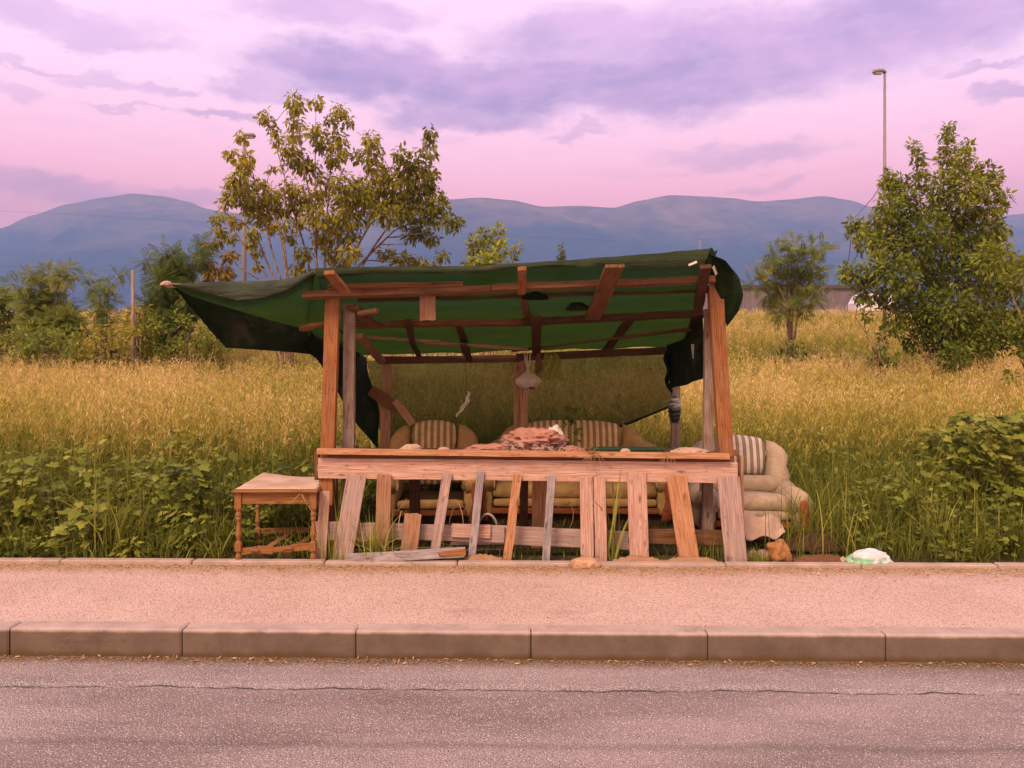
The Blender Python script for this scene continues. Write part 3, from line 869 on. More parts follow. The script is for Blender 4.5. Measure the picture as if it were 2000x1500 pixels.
n = k.noise(ob, 6, 5); finish(k, k.mix(k.remap(n, .3, .7), (.42, .27, .20), (.58, .40, .33)), .9, k.noise(ob, 3.0, 4), .3, .01, .1); M['card'] = m
mb = MB()
mb.sheet(lambda u, v: (TX - hw - .015 + u * (2 * hw + .05) + v * (.05 * (1 - u)), 5.83 + v * .50, .562 + .035 * v * (1 - .6 * u) + .012 * math.sin(u * 5 + v * 2) * v + .022 * max(0, u - .8) * 3 * v), 20, 14)
cb = mb.build('cardboard_sheet', M['card'], smooth=True, solid=.006)
tag(cb, 'warped flat sheet of pinkish cardboard lying on the side table', 'cardboard')
cpy = MB().rbox((TX + .02, 6.02, .588), (.045, .035, .018), .007, n=3)

# ------------------------------------------------------------------ upholstered seats
M['beige'] = fabric('upholstery_beige', (.50, .30, .12)); M['beige2'] = fabric('upholstery_pale', (.50, .36, .25))
M['stripe'] = fabric('upholstery_striped', (.34, .20, .065), (.76, .52, .30), .062)
M['stripe2'] = fabric('upholstery_striped_pale', (.27, .195, .125), (.70, .56, .50), .062)
M['under'] = fabric('upholstery_dark', (.085, .045, .022))
def circ_arc(x0, x1, z0, zt, n=10, power=.5):
    return [(x0 + (x1 - x0) * i / n, z0 + (zt - z0) * max(0, 1 - abs(2 * i / n - 1) ** 2.4) ** power) for i in range(n + 1)]
def make_seat(name, label, cat, loc, rz, W, fab, stripe, npan=1, cushion=True, group=None, low=0.0):
    root = thing(name, label, cat, loc, rz, group)
    h = W / 2; aw = .15
    lean = .22
    def plane(dy): return lambda u, v, d: Vector((u, .30 + dy + (v - .35) * lean + d, v)) if False else Vector((u, .26 + dy + (v - .35) * lean - d, v))
    # wings
    pw = (h - (.20 if low else .235)) if npan == 1 else h - .40        # half width of the striped middle
    for s in (-1, 1):
        ol = [(s * pw * .82, .32), (s * pw * .95, .55), (s * (pw + .015), .74), (s * (pw + .03), .885), (s * (pw + .10), .868), (s * (pw + .17), .815), (s * (pw + .215), .745), (s * (h - .01), .66), (s * (h + .015), .56), (s * h, .46), (s * (h - .03), .36), (s * (h - .06), .32)]
        if s < 0: ol = ol[::-1]
        MB().puff(ol, plane(.0), .11, lump=.15).build('back_wing', fab, root, smooth=True)
    xs = [(-pw, pw)] if npan == 1 else [(-pw + 2 * pw * i / npan, -pw + 2 * pw * (i + 1) / npan) for i in range(npan)]
    for i, (a, b) in enumerate(xs):
        c = (a + b) / 2; hwp = (b - a) / 2
        if npan == 1:
            zb = .56 if low else .31; ol = [(a * .78, zb), (a * .90, max(.57, zb + .06)), (a * 1.04, .76), (a * .98, .86)] + [(a * .9 + (b - a) * .9 * t, .90 + .032 * math.sin(math.pi * t)) for t in (.0, .2, .4, .5, .6, .8, 1.0)] + [(b * .98, .86), (b * 1.04, .76), (b * .90, max(.57, zb + .06)), (b * .78, zb)]
        else:
            zl = .89 if i == 0 else .925; zr = .925 if i == 0 else .89
            ol = [(a + .005, .31), (a + .002, .6), (a, zl - .03), (a + .03, zl)] + [(a + (b - a) * t, zl + (zr - zl) * t + .015 * math.sin(math.pi * t)) for t in (.25, .5, .75)] + [(b - .03, zr), (b, zr - .03), (b - .002, .6), (b - .005, .31)]
        ol = ol[::-1]
        MB().puff(ol, plane(-.035), .10, lump=.05).build('back_panel', stripe, root, smooth=True)
    # seat deck, apron, base
    MB().rbox((0, -.02, .20), (W - 2 * aw + .02, .62, .10), .04).build('seat_deck', M['under'], root, smooth=True)
    MB().rbox((0, -.335, .225), (W - 2 * aw, .10, .085), .038).build('seat_front', fab, root, smooth=True)
    if low: MB().rbox((0, .19, .475), (W - 2 * aw + .16, .20, .17), .08, bulge=.0).build('lumbar_roll', fab, root, smooth=True)
    if cushion: MB().rbox((0, -.07, .325), (W - 2 * aw + .04, .60, .15), .07, bulge=.02).build('seat_cushion', fab, root, smooth=True)
    mb = MB(); mb.board((-h + aw - .02, -.36, .155), (h - aw + .02, -.36, .155), .05, .025, nseg=12)
    mb.build('front_trim', M['chairw'], root, bevel=.004)
    MB().box((0, 0, .075), (W - .1, .62, .13)).build('base', M['under'], root, bevel=.01)
    for s in (-1, 1):
        arm = MB()
        pts = [(s * (h - .075), -.37, .40), (s * (h - .075), -.2, .425), (s * (h - .07), .05, .44), (s * (h - .06), .26, .50)]
        arm.tube(pts, [q * (1.22 if low else 1.0) for q in (.088, .092, .095, .09)], 16)
        arm.rbox((s * (h - .075), -.03, .26), (.15, .66, .34), .05)
        if low: arm.v = [(x, y, z - low * min(1, max(0, (z - .1) / .2))) for x, y, z in arm.v]
        ao = arm.build('arm', fab, root, smooth=True)
        pip = MB()
        for rr in (.076, .089):
            pip.tube([(s * (h - .075) + rr * math.cos(t), -.372, .40 + rr * math.sin(t)) for t in [math.pi * (-.15 + 1.3 * i / 16) for i in range(17)]] , .006, 6)
        if low: pip.v = [(x, y, z - low) for x, y, z in pip.v]
        pip.build('piping', stripe, ao, smooth=True)
        ol = [(s * (h - .02), .06), (s * (h + .015), .2), (s * (h - .01), .32), (s * (h - .0), .40), (s * (h - .035), .44), (s * (h - .07), .42), (s * (h - .085), .34), (s * (h - .07), .24), (s * (h - .10), .14), (s * (h - .11), .06)]
        if s > 0: ol = ol[::-1]
        fr = MB(); fr.puff(ol, lambda u, v, d: Vector((u, -.372 - d * 1.0, v)), .028, rings=4)
        if low: fr.v = [(x, y, z - low * min(1, max(0, (z - .1) / .2))) for x, y, z in fr.v]
        fr.build('arm_front', M['chairw'], root, smooth=True)
    return root
make_seat('armchair', 'armchair with striped back and no seat cushion behind the stall counter', 'armchair', (px2x(845, 7.3), 7.28, 0), R(3), .90, M['beige'], M['stripe'], 1, False)
make_seat('sofa', 'two-panel striped sofa behind the heap of cloths', 'sofa', (px2x(1118, 7.42), 7.42, -.01), R(-1), 1.80, M['beige'], M['stripe'], 2, True)
oc = make_seat('armchair', 'pale striped armchair standing outside the right post', 'armchair', (px2x(1456, 6.85), 6.82, -.02), R(-7), .90, M['beige2'], M['stripe2'], 1, True, low=.07)
oc.rotation_euler = (R(-8), 0, R(-6)); oc.location.z = -.055

# ------------------------------------------------------------------ cloths and small things on the counter
def cloth_mat(name, c, c2=None, pat=0):
    m, k = newmat(name); ob = k.n('ShaderNodeTexCoord').outputs['Object']
    n = k.noise(ob, 9.0, 5)
    col = k.mix(k.remap(n, .3, .7), scl(c, .8), c)
    if c2:
        v = k.noise(ob, pat, 3, .6, .8); col = k.mix(k.remap(v, .50, .58), col, c2)
    finish(k, col, .95, k.noise(ob, 25.0, 4), .35, .01, .08); return m
M['cl_salmon'] = cloth_mat('cloth_salmon', (.42, .20, .155)); M['cl_pat'] = cloth_mat('cloth_patterned', (.36, .22, .19), (.085, .03, .02), 26.0)
M['cl_pale'] = cloth_mat('cloth_pale', (.52, .34, .265)); M['cl_white'] = cloth_mat('plastic_white', (.62, .55, .48))
def heap(name, mat, c, size, seed, fold=.35, freq=3.2, stretch=(1, 1, 1), label=None, cat='cloth', flat=.25, group=None):
    """crumpled cloth: a flattened ball creased by ridged noise"""
    bm = bmesh.new(); bmesh.ops.create_icosphere(bm, subdivisions=5, radius=1)
    vs = []
    for v in bm.verts:
        p = v.co.copy(); q = Vector((p.x * stretch[0], p.y * stretch[1], p.z * stretch[2]))
        w = q + .35 * Vector((mnoise.noise(q * 1.7 + Vector((seed, 0, 0))), mnoise.noise(q * 1.7 + Vector((0, seed, 0))), mnoise.noise(q * 1.7 + Vector((0, 0, seed)))))
        r = 1 - abs(mnoise.noise(w * freq + Vector((seed, seed, 0)))) * 2
        r2 = 1 - abs(mnoise.noise(w * freq * 2.3 + Vector((0, seed, seed)))) * 2
        s = 1 + fold * (.65 * r + .3 * r2) - fold * .4 + .25 * mnoise.noise(q * 1.2 + Vector((seed * 3, 0, 0)))
        p = p * s
        z = p.z if p.z > 0 else p.z * .15
        vs.append((c[0] + p.x * size[0] / 2, c[1] + p.y * size[1] / 2, c[2] + z * size[2]))
    bm.verts.index_update(); fs = [[v.index for v in f.verts] for f in bm.faces]; bm.free()
    o = MB().add(vs, fs).build(name, mat, smooth=True)
    if label: tag(o, label, cat, group)
    return o
CY = 6.08; CT = .815
def cxy(px, Y=CY): return px2x(px, Y)
heap('bundled_cloth', M['cl_pat'], (cxy(1035), CY + .02, CT), (.62, .34, .085), 3.1, .5, 3.0, (1.5, 1, 1), 'dark patterned cloth crumpled on the counter under a salmon cloth')
heap('bundled_cloth', M['cl_salmon'], (cxy(1043), CY + .07, CT + .075), (.42, .28, .085), 8.4, .62, 1.5, (.75, 2.2, 2.2), 'folded salmon cloth on top of the heap')
heap('bundled_cloth', M['cl_salmon'], (cxy(965), CY + .0, CT), (.40, .22, .05), 5.7, .6, 1.6, (.8, 2.2, 2.2), 'salmon cloth trailing along the counter beside the heap')
heap('bundled_cloth', M['cl_salmon'], (cxy(1112), CY, CT), (.22, .2, .04), 1.2, .5, 3.0, (1.5, 1, 1), 'small salmon cloth end at the right foot of the heap')
heap('plastic_bag', M['cl_white'], (cxy(1086), CY + .16, CT), (.16, .14, .165), 2.7, .35, 2.6, (1, 1, 1.3), 'crumpled white plastic bag standing behind the salmon cloth', 'plastic bag')
heap('rag', M['cl_pale'], (cxy(803), CY - .03, CT), (.17, .14, .05), 6.1, .5, 2.6, (1, 1, 1), 'pale pink rag lying on the counter before the armchair', 'rag')
heap('rag', M['cl_pale'], (cxy(868), CY - .02, CT), (.09, .1, .035), 9.1, .5, 2.6, (1, 1, 1), 'tiny pinkish rag beside the larger rag on the counter', 'rag')
heap('rag', M['cl_pale'], (cxy(1219), CY - .08, CT), (.075, .08, .032), 4.4, .4, 2.6, (1, 1, 1), 'small whitish lump on the counter before the sofa', 'rag')
heap('newspaper', M['cl_pale'], (cxy(1346), CY, CT), (.26, .2, .026), 7.7, .25, 2.0, (1.5, 1, 1), 'flat tan paper lying at the right end of the counter', 'paper')
cs = MB().board((cxy(1160), CY + .12, CT + .008), (cxy(1300), CY + .12, CT + .008), .16, .014, up=(0, 0, 1))
m, k = newmat('green_paint'); finish(k, C(.02, .05, .02), .6); M['green'] = m
tag(cs.build('green_board', M['green'], bevel=.002), 'thin dark green board lying flat on the counter', 'board')
# straw wisps tied to the counter rail
m, k = newmat('straw'); t = k.n('ShaderNodeAttribute', attribute_name='tint').outputs['Fac']
finish(k, k.ramp(t, [(0, (.28, .15, .06)), (1, (.60, .40, .22))]), .8, transl=.2); M['straw'] = m
def strands(name, mat, c, n, L, spread, seed, label, cat, r=.0022, down=.0, up=.6):
    rnd = random.Random(seed); mb = MB()
    for i in range(n):
        a = rnd.uniform(0, 6.283); p = Vector(c) + Vector((rnd.uniform(-spread, spread), rnd.uniform(-.01, .0), rnd.uniform(-.01, .015)))
        d = Vector((math.cos(a) * rnd.uniform(.4, 1), -rnd.uniform(0, .35), rnd.uniform(-down, up))).normalized(); pts = []
        l = L * rnd.uniform(.4, 1)
        for j in range(7):
            pts.append(p.copy()); p = p + d * l / 6; d = (d + Vector((rnd.uniform(-.4, .4), rnd.uniform(-.2, .2), rnd.uniform(-.45, .25)))).normalized()
        mb.tube(pts, [r * (1 - .1 * j) for j in range(7)], 4, cap=False, tint=rnd.random())
    return tag(mb.build(name, mat, smooth=True), label, cat)
strands('straw_knot', M['straw'], (cxy(1156, 5.83), 5.825, .83), 26, .17, .03, 4, 'tangle of straw knotted over the counter rail before the sofa', 'straw', up=.5, down=.7)
strands('straw_knot', M['straw'], (cxy(1303, 5.83), 5.822, .82), 16, .12, .025, 9, 'smaller straw knot on the rail by the right posts', 'straw', up=.6, down=.6)

# ------------------------------------------------------------------ things hanging in the stall
def film_mat(name, c, alpha):
    m, k = newmat(name); ob = k.n('ShaderNodeTexCoord').outputs['Object']; n = k.noise(ob, 14.0, 5)
    finish(k, k.mix(k.remap(n, .3, .7), scl(c, .8), c), .35, n, .5, .02, .5, transl=.45, alpha=k.remap(n, .2, .8, alpha - .12, min(1, alpha + .12))); return m
M['film'] = film_mat('clear_plastic', (.80, .68, .58), .72); M['filmy'] = film_mat('yellow_green_plastic', (.30, .30, .03), .62)
YB = 7.15
bag = thing('hanging_bag', 'clear plastic bag of scraps hanging from the back beam', 'plastic bag', tuple(P(1031, 690, YB)))
def bagf(u, v):
    w = [.004, .02, .065, .105, .11, .085, .02]; i = v * 6; k = min(5, int(i)); t = i - k
    r = w[k] + (w[k + 1] - w[k]) * t; a = 2 * math.pi * u
    return Vector((math.cos(a) * r * (1 + .12 * math.sin(a * 4 + v * 4)) - .012 * v + .03 * v * v, math.sin(a) * r * .6, -.14 - .20 * v + .014 * math.cos(a) * v))
MB().sheet(bagf, 32, 18).build('bag_body', M['film'], bag, smooth=True)
hd = MB()
for x in (-.03, -.008, .022): hd.tube([(x, 0, .01), (x * .8, 0, -.07), (0, 0, -.15)], [.005, .006, .007], 6)
hd.build('bag_handle', M['film'], bag, smooth=True)
inn = heap('contents', M['cl_pat'], (.035, 0, -.325), (.13, .08, .055), 2.2, .4); inn.parent = bag
bag2 = MB().sheet(lambda u, v: P(1076, 686, 7.3) + Vector(((u - .5) * (.11 + .16 * v ** .8) + .01 * math.sin(v * 6), .02 * math.sin(u * 9 + v * 3), -.02 - .24 * v + .012 * math.sin(u * 12) * v)), 20, 16)
tag(bag2.build('hanging_bag', M['filmy'], smooth=True, solid=.006), 'yellowish green plastic bag hanging flat from the back beam', 'plastic bag')
rr = MB().sheet(lambda u, v: P(1052, 690, 7.3) + Vector(((u - .5) * .04 * (1 + v), .015 * math.sin(u * 7 + v * 5), -.19 * v)), 8, 12)
tag(rr.build('red_rag', M['brown'], smooth=True, solid=.004), 'narrow reddish rag hanging beside the yellowish green bag', 'rag')
st = thing('hanging_scrap', 'white twisted plastic scrap dangling on a dark string', 'plastic scrap', tuple(P(908, 700, 7.0)))
MB().tube([(0, 0, .03), (.008, 0, -.12), (.022, 0, -.30)], .0035, 6).build('string', M['darkw'], st)
def scrap(u, v):
    x = .03 - .085 * v + .022 * math.sin(v * 4.6) + .006 * math.sin(v * 19); wd = .017 * math.sin(math.pi * min(1, v * .9 + .08)) + .006
    return Vector((x + (u - .5) * wd * 1.6, .02 * math.sin(u * 6 + v * 8), -.30 - .235 * v))
MB().sheet(scrap, 8, 18).build('scrap', M['cl_white'], st, smooth=True, solid=.004)
heap('black_glove', M['netdark'], tuple(RP(1046, 584, -.06)), (.17, .10, .05), 3.3, .5, label='limp black rag tucked over the front roof beam', cat='rag')
heap('foil_scrap', M['netgrey'], tuple(RP(1128, 605, -.03)), (.17, .10, .05), 6.3, .5, 3, (1, 1.6, 1), label='crumpled grey plastic caught under the net roof', cat='plastic scrap')
wr = MB()
def wrapf(u, v):
    a = 2 * math.pi * u; w = [.03, .056, .064, .06, .052, .035]; i = v * 5; k = min(4, int(i)); r = w[k] + (w[k + 1] - w[k]) * (i - k)
    r *= 1 + .08 * math.sin(v * 40 + a) + .05 * math.sin(a * 5)
    c = P(1318, 772, 7.58)
    return c + Vector((math.cos(a) * r, math.sin(a) * r, -.27 * v))
m, k = newmat('wrapping_film'); ob = k.n('ShaderNodeTexCoord').outputs['Object']
sz = k.n('ShaderNodeSeparateXYZ', {0: ob}).outputs[2]; n = k.noise(k.scale(ob, (4, 4, 40)), 2.0, 4)
finish(k, k.mix(k.remap(sz, 1.04, 1.06), (.012, .016, .012), k.mix(k.remap(n, .4, .6), (.06, .07, .06), (.50, .46, .44))), .35, n, .5, .01, .5); M['wrapm'] = m
tag(wr.sheet(wrapf, 24, 24).build('plastic_wrapping', M['wrapm'], smooth=True), 'silver and black plastic wrapped round the back right post', 'plastic wrapping')
lb_ = MB().board(P(1354, 672, 6.9), P(1357, 700, 6.9), .04, .004, up=(-.2, -1, 0))
tag(lb_.build('paper_tag', M['cl_white']), 'white paper strip stuck on the dark right drape', 'paper')
lb2 = MB().board(P(1345, 518, 5.63), P(1361, 511, 5.63), .016, .004)
tag(lb2.build('paper_tag', M['cl_white']), 'torn white strip on the roof hem near the right corner', 'paper')
lb3 = MB().board(P(1393, 521, 5.70), P(1399, 536, 5.76), .02, .004, up=(.3, -1, 0))
tag(lb3.build('paper_tag', M['cl_white']), 'torn white strip on the net bundle at the corner', 'paper')
heap('pink_rag', M['cl_pale'], tuple(P(325, 557, 5.97)), (.075, .06, .03), 5.3, .4, label='small pinkish rag tied to the tip of the net tail', cat='rag')

# ------------------------------------------------------------------ boards, stones and litter at the foot of the stall
def loose(name, mb, mat, label, cat, bevel=.002, **kw): return tag(mb.build(name, mat, bevel=bevel, **kw), label, cat)
def ez(px): return 5.80 - SK * px2x(px, 5.8)
loose('loose_board', MB().board((px2x(676, 5.78), ez(676) - .02, .04), (px2x(908, 5.78), ez(908) + .02, .085), .075, .025, up=(0, -1, .25), rag=(.01, .02), nseg=14), M['greyw'], 'long grey board lying along the edging with a splintered orange end', 'board')
loose('broken_end', MB().board((px2x(858, 5.765), ez(858) - .012, .077), (px2x(908, 5.765), ez(908) + .006, .089), .036, .006, up=(0, -1, .25), rag=(.05, .015), taper=1.5), M['orange'], 'fresh orange splinter on the end of the long grey board', 'splinter')
def bark(name, px0, px1, Y, z, label, seed, w=.10, mat='tan', hgt=.05):
    n = 18; sd = seed
    def fn(u, v):
        X = px2x(px0 + (px1 - px0) * u, Y)
        e = math.sin(math.pi * min(1, max(0, u))) ** .5
        return (X, Y - SK * X + (v - .5) * w * (.4 + .6 * e) + .02 * mnoise.noise((u * 3, sd, 0)), z + hgt * (1 - (2 * v - 1) ** 2) * e + .025 * mnoise.noise((u * 4, sd, 2)) * e + .012 * mnoise.noise((u * 14, v * 5, sd)))
    o = MB().sheet(fn, n * 2, 8).build(name, M[mat], smooth=True, solid=.008); return tag(o, label, 'bark')
bark('bark_strip', 905, 985, 5.87, .0, 'curled dry strip of bark lying under the thin grey picket', 2.0)
bark('bark_strip', 1195, 1300, 5.85, .0, 'long flat bark strip lying under the streaked pale picket', 5.0)
bark('bark_strip', 1290, 1400, 5.86, .0, 'arched bark strip under the orange leaning picket', 9.0, hgt=.045)
bark('bark_strip', 1545, 1650, 5.92, .0, 'brown bark slab lying beside the brown rock', 12.0, .16, 'brown', .05)
bark('bark_strip', 1530, 1655, 6.25, .02, 'dark rumpled slab lying behind the brown rock', 15.0, .30, 'darkw', .14)
bark('bark_strip', 1455, 1510, 5.98, .0, 'short bark piece between the last picket and the rock', 18.0, .12, 'oldp', .07)
def stone(name, c, size, seed, col, label, rough=.5, cat='stone'):
    m, k = newmat(name + '_surface'); ob = k.n('ShaderNodeTexCoord').outputs['Object']; n = k.noise(ob, 14, 6, .65); v = k.voro(ob, 22)
    finish(k, k.mix(k.remap(n, .35, .65), scl(col, .55), col), .9, k.math('ADD', n, k.math('MULTIPLY', v, .5)), .7, .02, .2)
    bm = bmesh.new(); bmesh.ops.create_icosphere(bm, subdivisions=4, radius=1); vs = []
    for v in bm.verts:
        p = v.co; s = 1 + rough * .5 * mnoise.noise(p * 1.3 + Vector((seed, 0, 0))) + rough * .22 * mnoise.noise(p * 3.6 + Vector((0, seed, 0)))
        q = p * s; vs.append((c[0] + q.x * size[0], c[1] + q.y * size[1], c[2] + q.z * size[2]))
    fs = [[v.index for v in f.verts] for f in bm.faces]; bm.free()
    return tag(MB().add(vs, fs).build(name, m, smooth=True), label, cat)
stone('rock', (px2x(1519, 5.93), 5.90, .065), (.085, .075, .095), 3.0, (.42, .19, .075), 'rough upright brown rock beside the last picket', .7, 'rock')
stone('stone', (px2x(1143, 5.74), ez(1143) - .05, .02), (.118, .07, .05), 7.0, (.55, .31, .20), 'smooth pinkish domed stone before the wide pale pickets', .25)
stone('stone', (px2x(1645, 5.84), 5.83, .02), (.022, .02, .028), 1.0, (.50, .34, .24), 'tiny pale pebble beside the white and green bag', .6)
stone('stone', (px2x(2000, 5.82), 5.80 - .07, .05), (.05, .04, .05), 4.0, (.72, .60, .52), 'whitish stone on the edging at the right border', .4)
m, k = newmat('bag_white_green'); ob = k.n('ShaderNodeTexCoord').outputs['Object']
n = k.noise(ob, 5.5, 3, .5, .6); sz = k.n('ShaderNodeSeparateXYZ', {0: ob}).outputs[2]
gmask = k.math('MULTIPLY', k.remap(n, .44, .50), k.remap(sz, .075, .055))
finish(k, k.mix(gmask, (.74, .74, .80), (.30, .56, .33)), .45, k.noise(ob, 12.0, 4), .4, .02, .4, transl=.25); M['bagwg'] = m
heap('litter_bag', M['bagwg'], (px2x(1698, 5.78), ez(1698) + .045, .02), (.33, .17, .085), 11.3, .22, 1.4, (1, 1, 1), 'white and light green plastic bag lying on the edging', 'plastic bag')
fab = MB().sheet(lambda u, v: (px2x(1450 + 78 * u, 6.3), 6.34 - .14 * v + .03 * math.sin(u * 8), .275 - .03 * u - .19 * v * (1 - .35 * u) + .02 * math.sin(u * 11 + v * 3)), 18, 14)
tag(fab.build('cloth_scrap', M['cl_pale'], smooth=True, solid=.006), 'tan and white cloth scrap spread in front of the outside armchair', 'cloth')
m, k = newmat('white_ring'); finish(k, C(.66, .58, .52), .5); M['wh'] = m
rg = MB(); rg.tube([P(952 + 20 * math.cos(t), 1040 - 36 * math.sin(t) * 1.0 + 0, 7.0) for t in [math.pi * i / 20 for i in range(21)]], .012, 8)
tag(rg.build('plastic_hoop', M['wh'], smooth=True), 'white plastic hoop between the armchair and the sofa', 'hoop')
# twigs
strands('dry_twig', M['straw'], P(890, 980, 6.0), 3, .22, .01, 12, 'forked pale twig caught on the thin weathered picket', 'twig', .004, up=.2, down=1.0)
strands('dry_twig', M['straw'], P(780, 1000, 6.0), 3, .20, .02, 22, 'pale twig on top of the short broken picket', 'twig', .004, up=.8, down=.3)
strands('dry_twig', M['straw'], P(1115, 985, 6.1), 2, .28, .01, 31, 'thin twig hanging beside the wide pale pickets', 'twig', .004, up=.1, down=1.2)
strands('cord', M['straw'], P(588, 968, 5.80), 3, .18, .008, 41, 'loose pale cord hanging from the side table edge', 'cord', .003, up=.0, down=1.0)

# ------------------------------------------------------------------ vegetation helpers (numpy)
rng = np.random.default_rng(7)
def quadstrip(N, n):
    """faces for N strips of n+1 vertex pairs"""
    f = np.array([[2 * i, 2 * i + 1, 2 * i + 3, 2 * i + 2] for i in range(n)])
    return (f[None] + (np.arange(N) * 2 * (n + 1))[:, None, None]).reshape(-1, 4)
def blades(base, h, w, az, lean, curl, n=4, tint=None):
    """curved tapering grass blades; lean and curl in metres sideways over the blade"""
    N = len(base); t = np.linspace(0, 1, n + 1)[None, :]
    dx, dy = np.cos(az)[:, None], np.sin(az)[:, None]
    off = lean[:, None] * t + curl[:, None] * t ** 2.2
    z = h[:, None] * (t - .5 * (np.abs(curl) / (np.abs(h) + 1e-6))[:, None] * t ** 3)
    cx = base[:, 0:1] + dx * off; cy = base[:, 1:2] + dy * off; cz = base[:, 2:3] + z
    fa = rng.uniform(0, math.pi, N)[:, None]
    ww = w[:, None] * .5 * np.clip(1 - t ** 2.5, .06, 1)
    sx, sy = np.cos(fa) * ww, np.sin(fa) * ww
    v = np.stack([np.stack([cx - sx, cy - sy, cz], -1), np.stack([cx + sx, cy + sy, cz], -1)], 2).reshape(-1, 3)
    tt = np.repeat(tint if tint is not None else rng.random(N), 2 * (n + 1))
    top = np.stack([cx[:, -1], cy[:, -1], cz[:, -1]], -1)
    return v, quadstrip(N, n), tt, (cx, cy, cz), top
def frames(d, n):
    """orthonormal frames from leaf direction d and rough normal n"""
    d = d / np.linalg.norm(d, axis=1, keepdims=True)
    s = np.cross(d, n); s /= np.linalg.norm(s, axis=1, keepdims=True) + 1e-9
    return d, s, np.cross(s, d)
def place(template, pos, d, n, size):
    """template (k,3) in (along, across, up) placed at pos"""
    d, s, u = frames(d, n)
    v = pos[:, None, :] + size[:, None, None] * (template[None, :, 0:1] * d[:, None, :] + template[None, :, 1:2] * s[:, None, :] + template[None, :, 2:3] * u[:, None, :])
    return v.reshape(-1, 3)
def faces_for(N, tf, k): return (np.asarray(tf)[None] + (np.arange(N) * k)[:, None, None]).reshape(-1, len(tf[0]))
# leaf shapes
OVAL = np.array([(0, 0, 0), (.35, -.22, .05), (.7, -.17, .0), (1, 0, -.12), (.7, .17, .0), (.35, .22, .05), (.5, 0, -.02)])
OVAL_F = [(0, 1, 2, 6), (6, 2, 3, 4), (0, 6, 4, 5)]
LOBE = [(0, 0, 0)]
for a, r in [(-165, .30), (-130, .58), (-105, .42), (-70, .72), (-45, .50), (-18, .80), (0, 1.0), (18, .80), (45, .50), (70, .72), (105, .42), (130, .58), (165, .30)]:
    LOBE.append((.12 + r * .8 * math.cos(R(a)) + .1, r * .62 * math.sin(R(a)), -.10 * r * r + .05 * (1 if r > .55 else -1)))
LOBE = np.array(LOBE); LOBE_F = [(0, i, i + 1) for i in range(1, 13)]
def frond_t(n=9, ll=.26):
    v, f = [], []
    for i in range(n):
        x = .15 + .85 * i / (n - 1)
        for s in (-1, 1):
            o = len(v); l = ll * (1 - .45 * abs(2 * i / (n - 1) - .9))
            v += [(x, 0, -.1 * x * x), (x + .35 * l - .03, s * l * .5, -.1 * x * x + .02), (x + .45 * l, s * l, -.1 * x * x - .03), (x + .35 * l + .05, s * l * .45, -.1 * x * x)]
            f.append((o, o + 1, o + 2, o + 3))
    return np.array(v), f
FROND, FROND_F = frond_t()
def cloud(centers, radii, counts, flat=1.0, shell=.5):
    P_, C_ = [], []
    for c, r, n in zip(centers, radii, counts):
        d = rng.normal(size=(n, 3)); d /= np.linalg.norm(d, axis=1, keepdims=True)
        rr = rng.random(n) ** shell
        p = np.asarray(c)[None] + d * (np.asarray(r) if np.ndim(r) else r) * rr[:, None] * np.array([1, 1, flat])
        P_.append(p); C_.append(d)
    return np.concatenate(P_), np.concatenate(C_)

# leaf and grass colours
M['leaf_olive'] = leafmat('leaf_olive', (.10, .11, .012), (.29, .255, .028), (.52, .40, .05), .45)
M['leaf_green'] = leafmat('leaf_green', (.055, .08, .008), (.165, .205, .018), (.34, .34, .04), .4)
M['leaf_acacia'] = leafmat('leaf_acacia', (.04, .075, .012), (.12, .165, .025), (.27, .26, .04), .4)
M['leaf_yellow'] = leafmat('leaf_yellow', (.08, .07, .010), (.22, .13, .018), (.36, .19, .03))
M['leaf_weed'] = leafmat('leaf_weed', (.046, .062, .007), (.20, .22, .024), (.44, .42, .08), .32)
M['grass'] = leafmat('grass_green', (.036, .050, .007), (.165, .18, .020), (.48, .44, .10), .3)
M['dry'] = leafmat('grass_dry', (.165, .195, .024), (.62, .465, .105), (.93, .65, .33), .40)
m, k = newmat('bark_pale'); ob = k.n('ShaderNodeTexCoord').outputs['Object']; n = k.noise(k.scale(ob, (8, 8, 3)), 3.0, 5)
finish(k, k.mix(k.remap(n, .35, .65), (.10, .06, .035), (.30, .20, .14)), .9, n, .4, .01, .1); M['bark'] = m

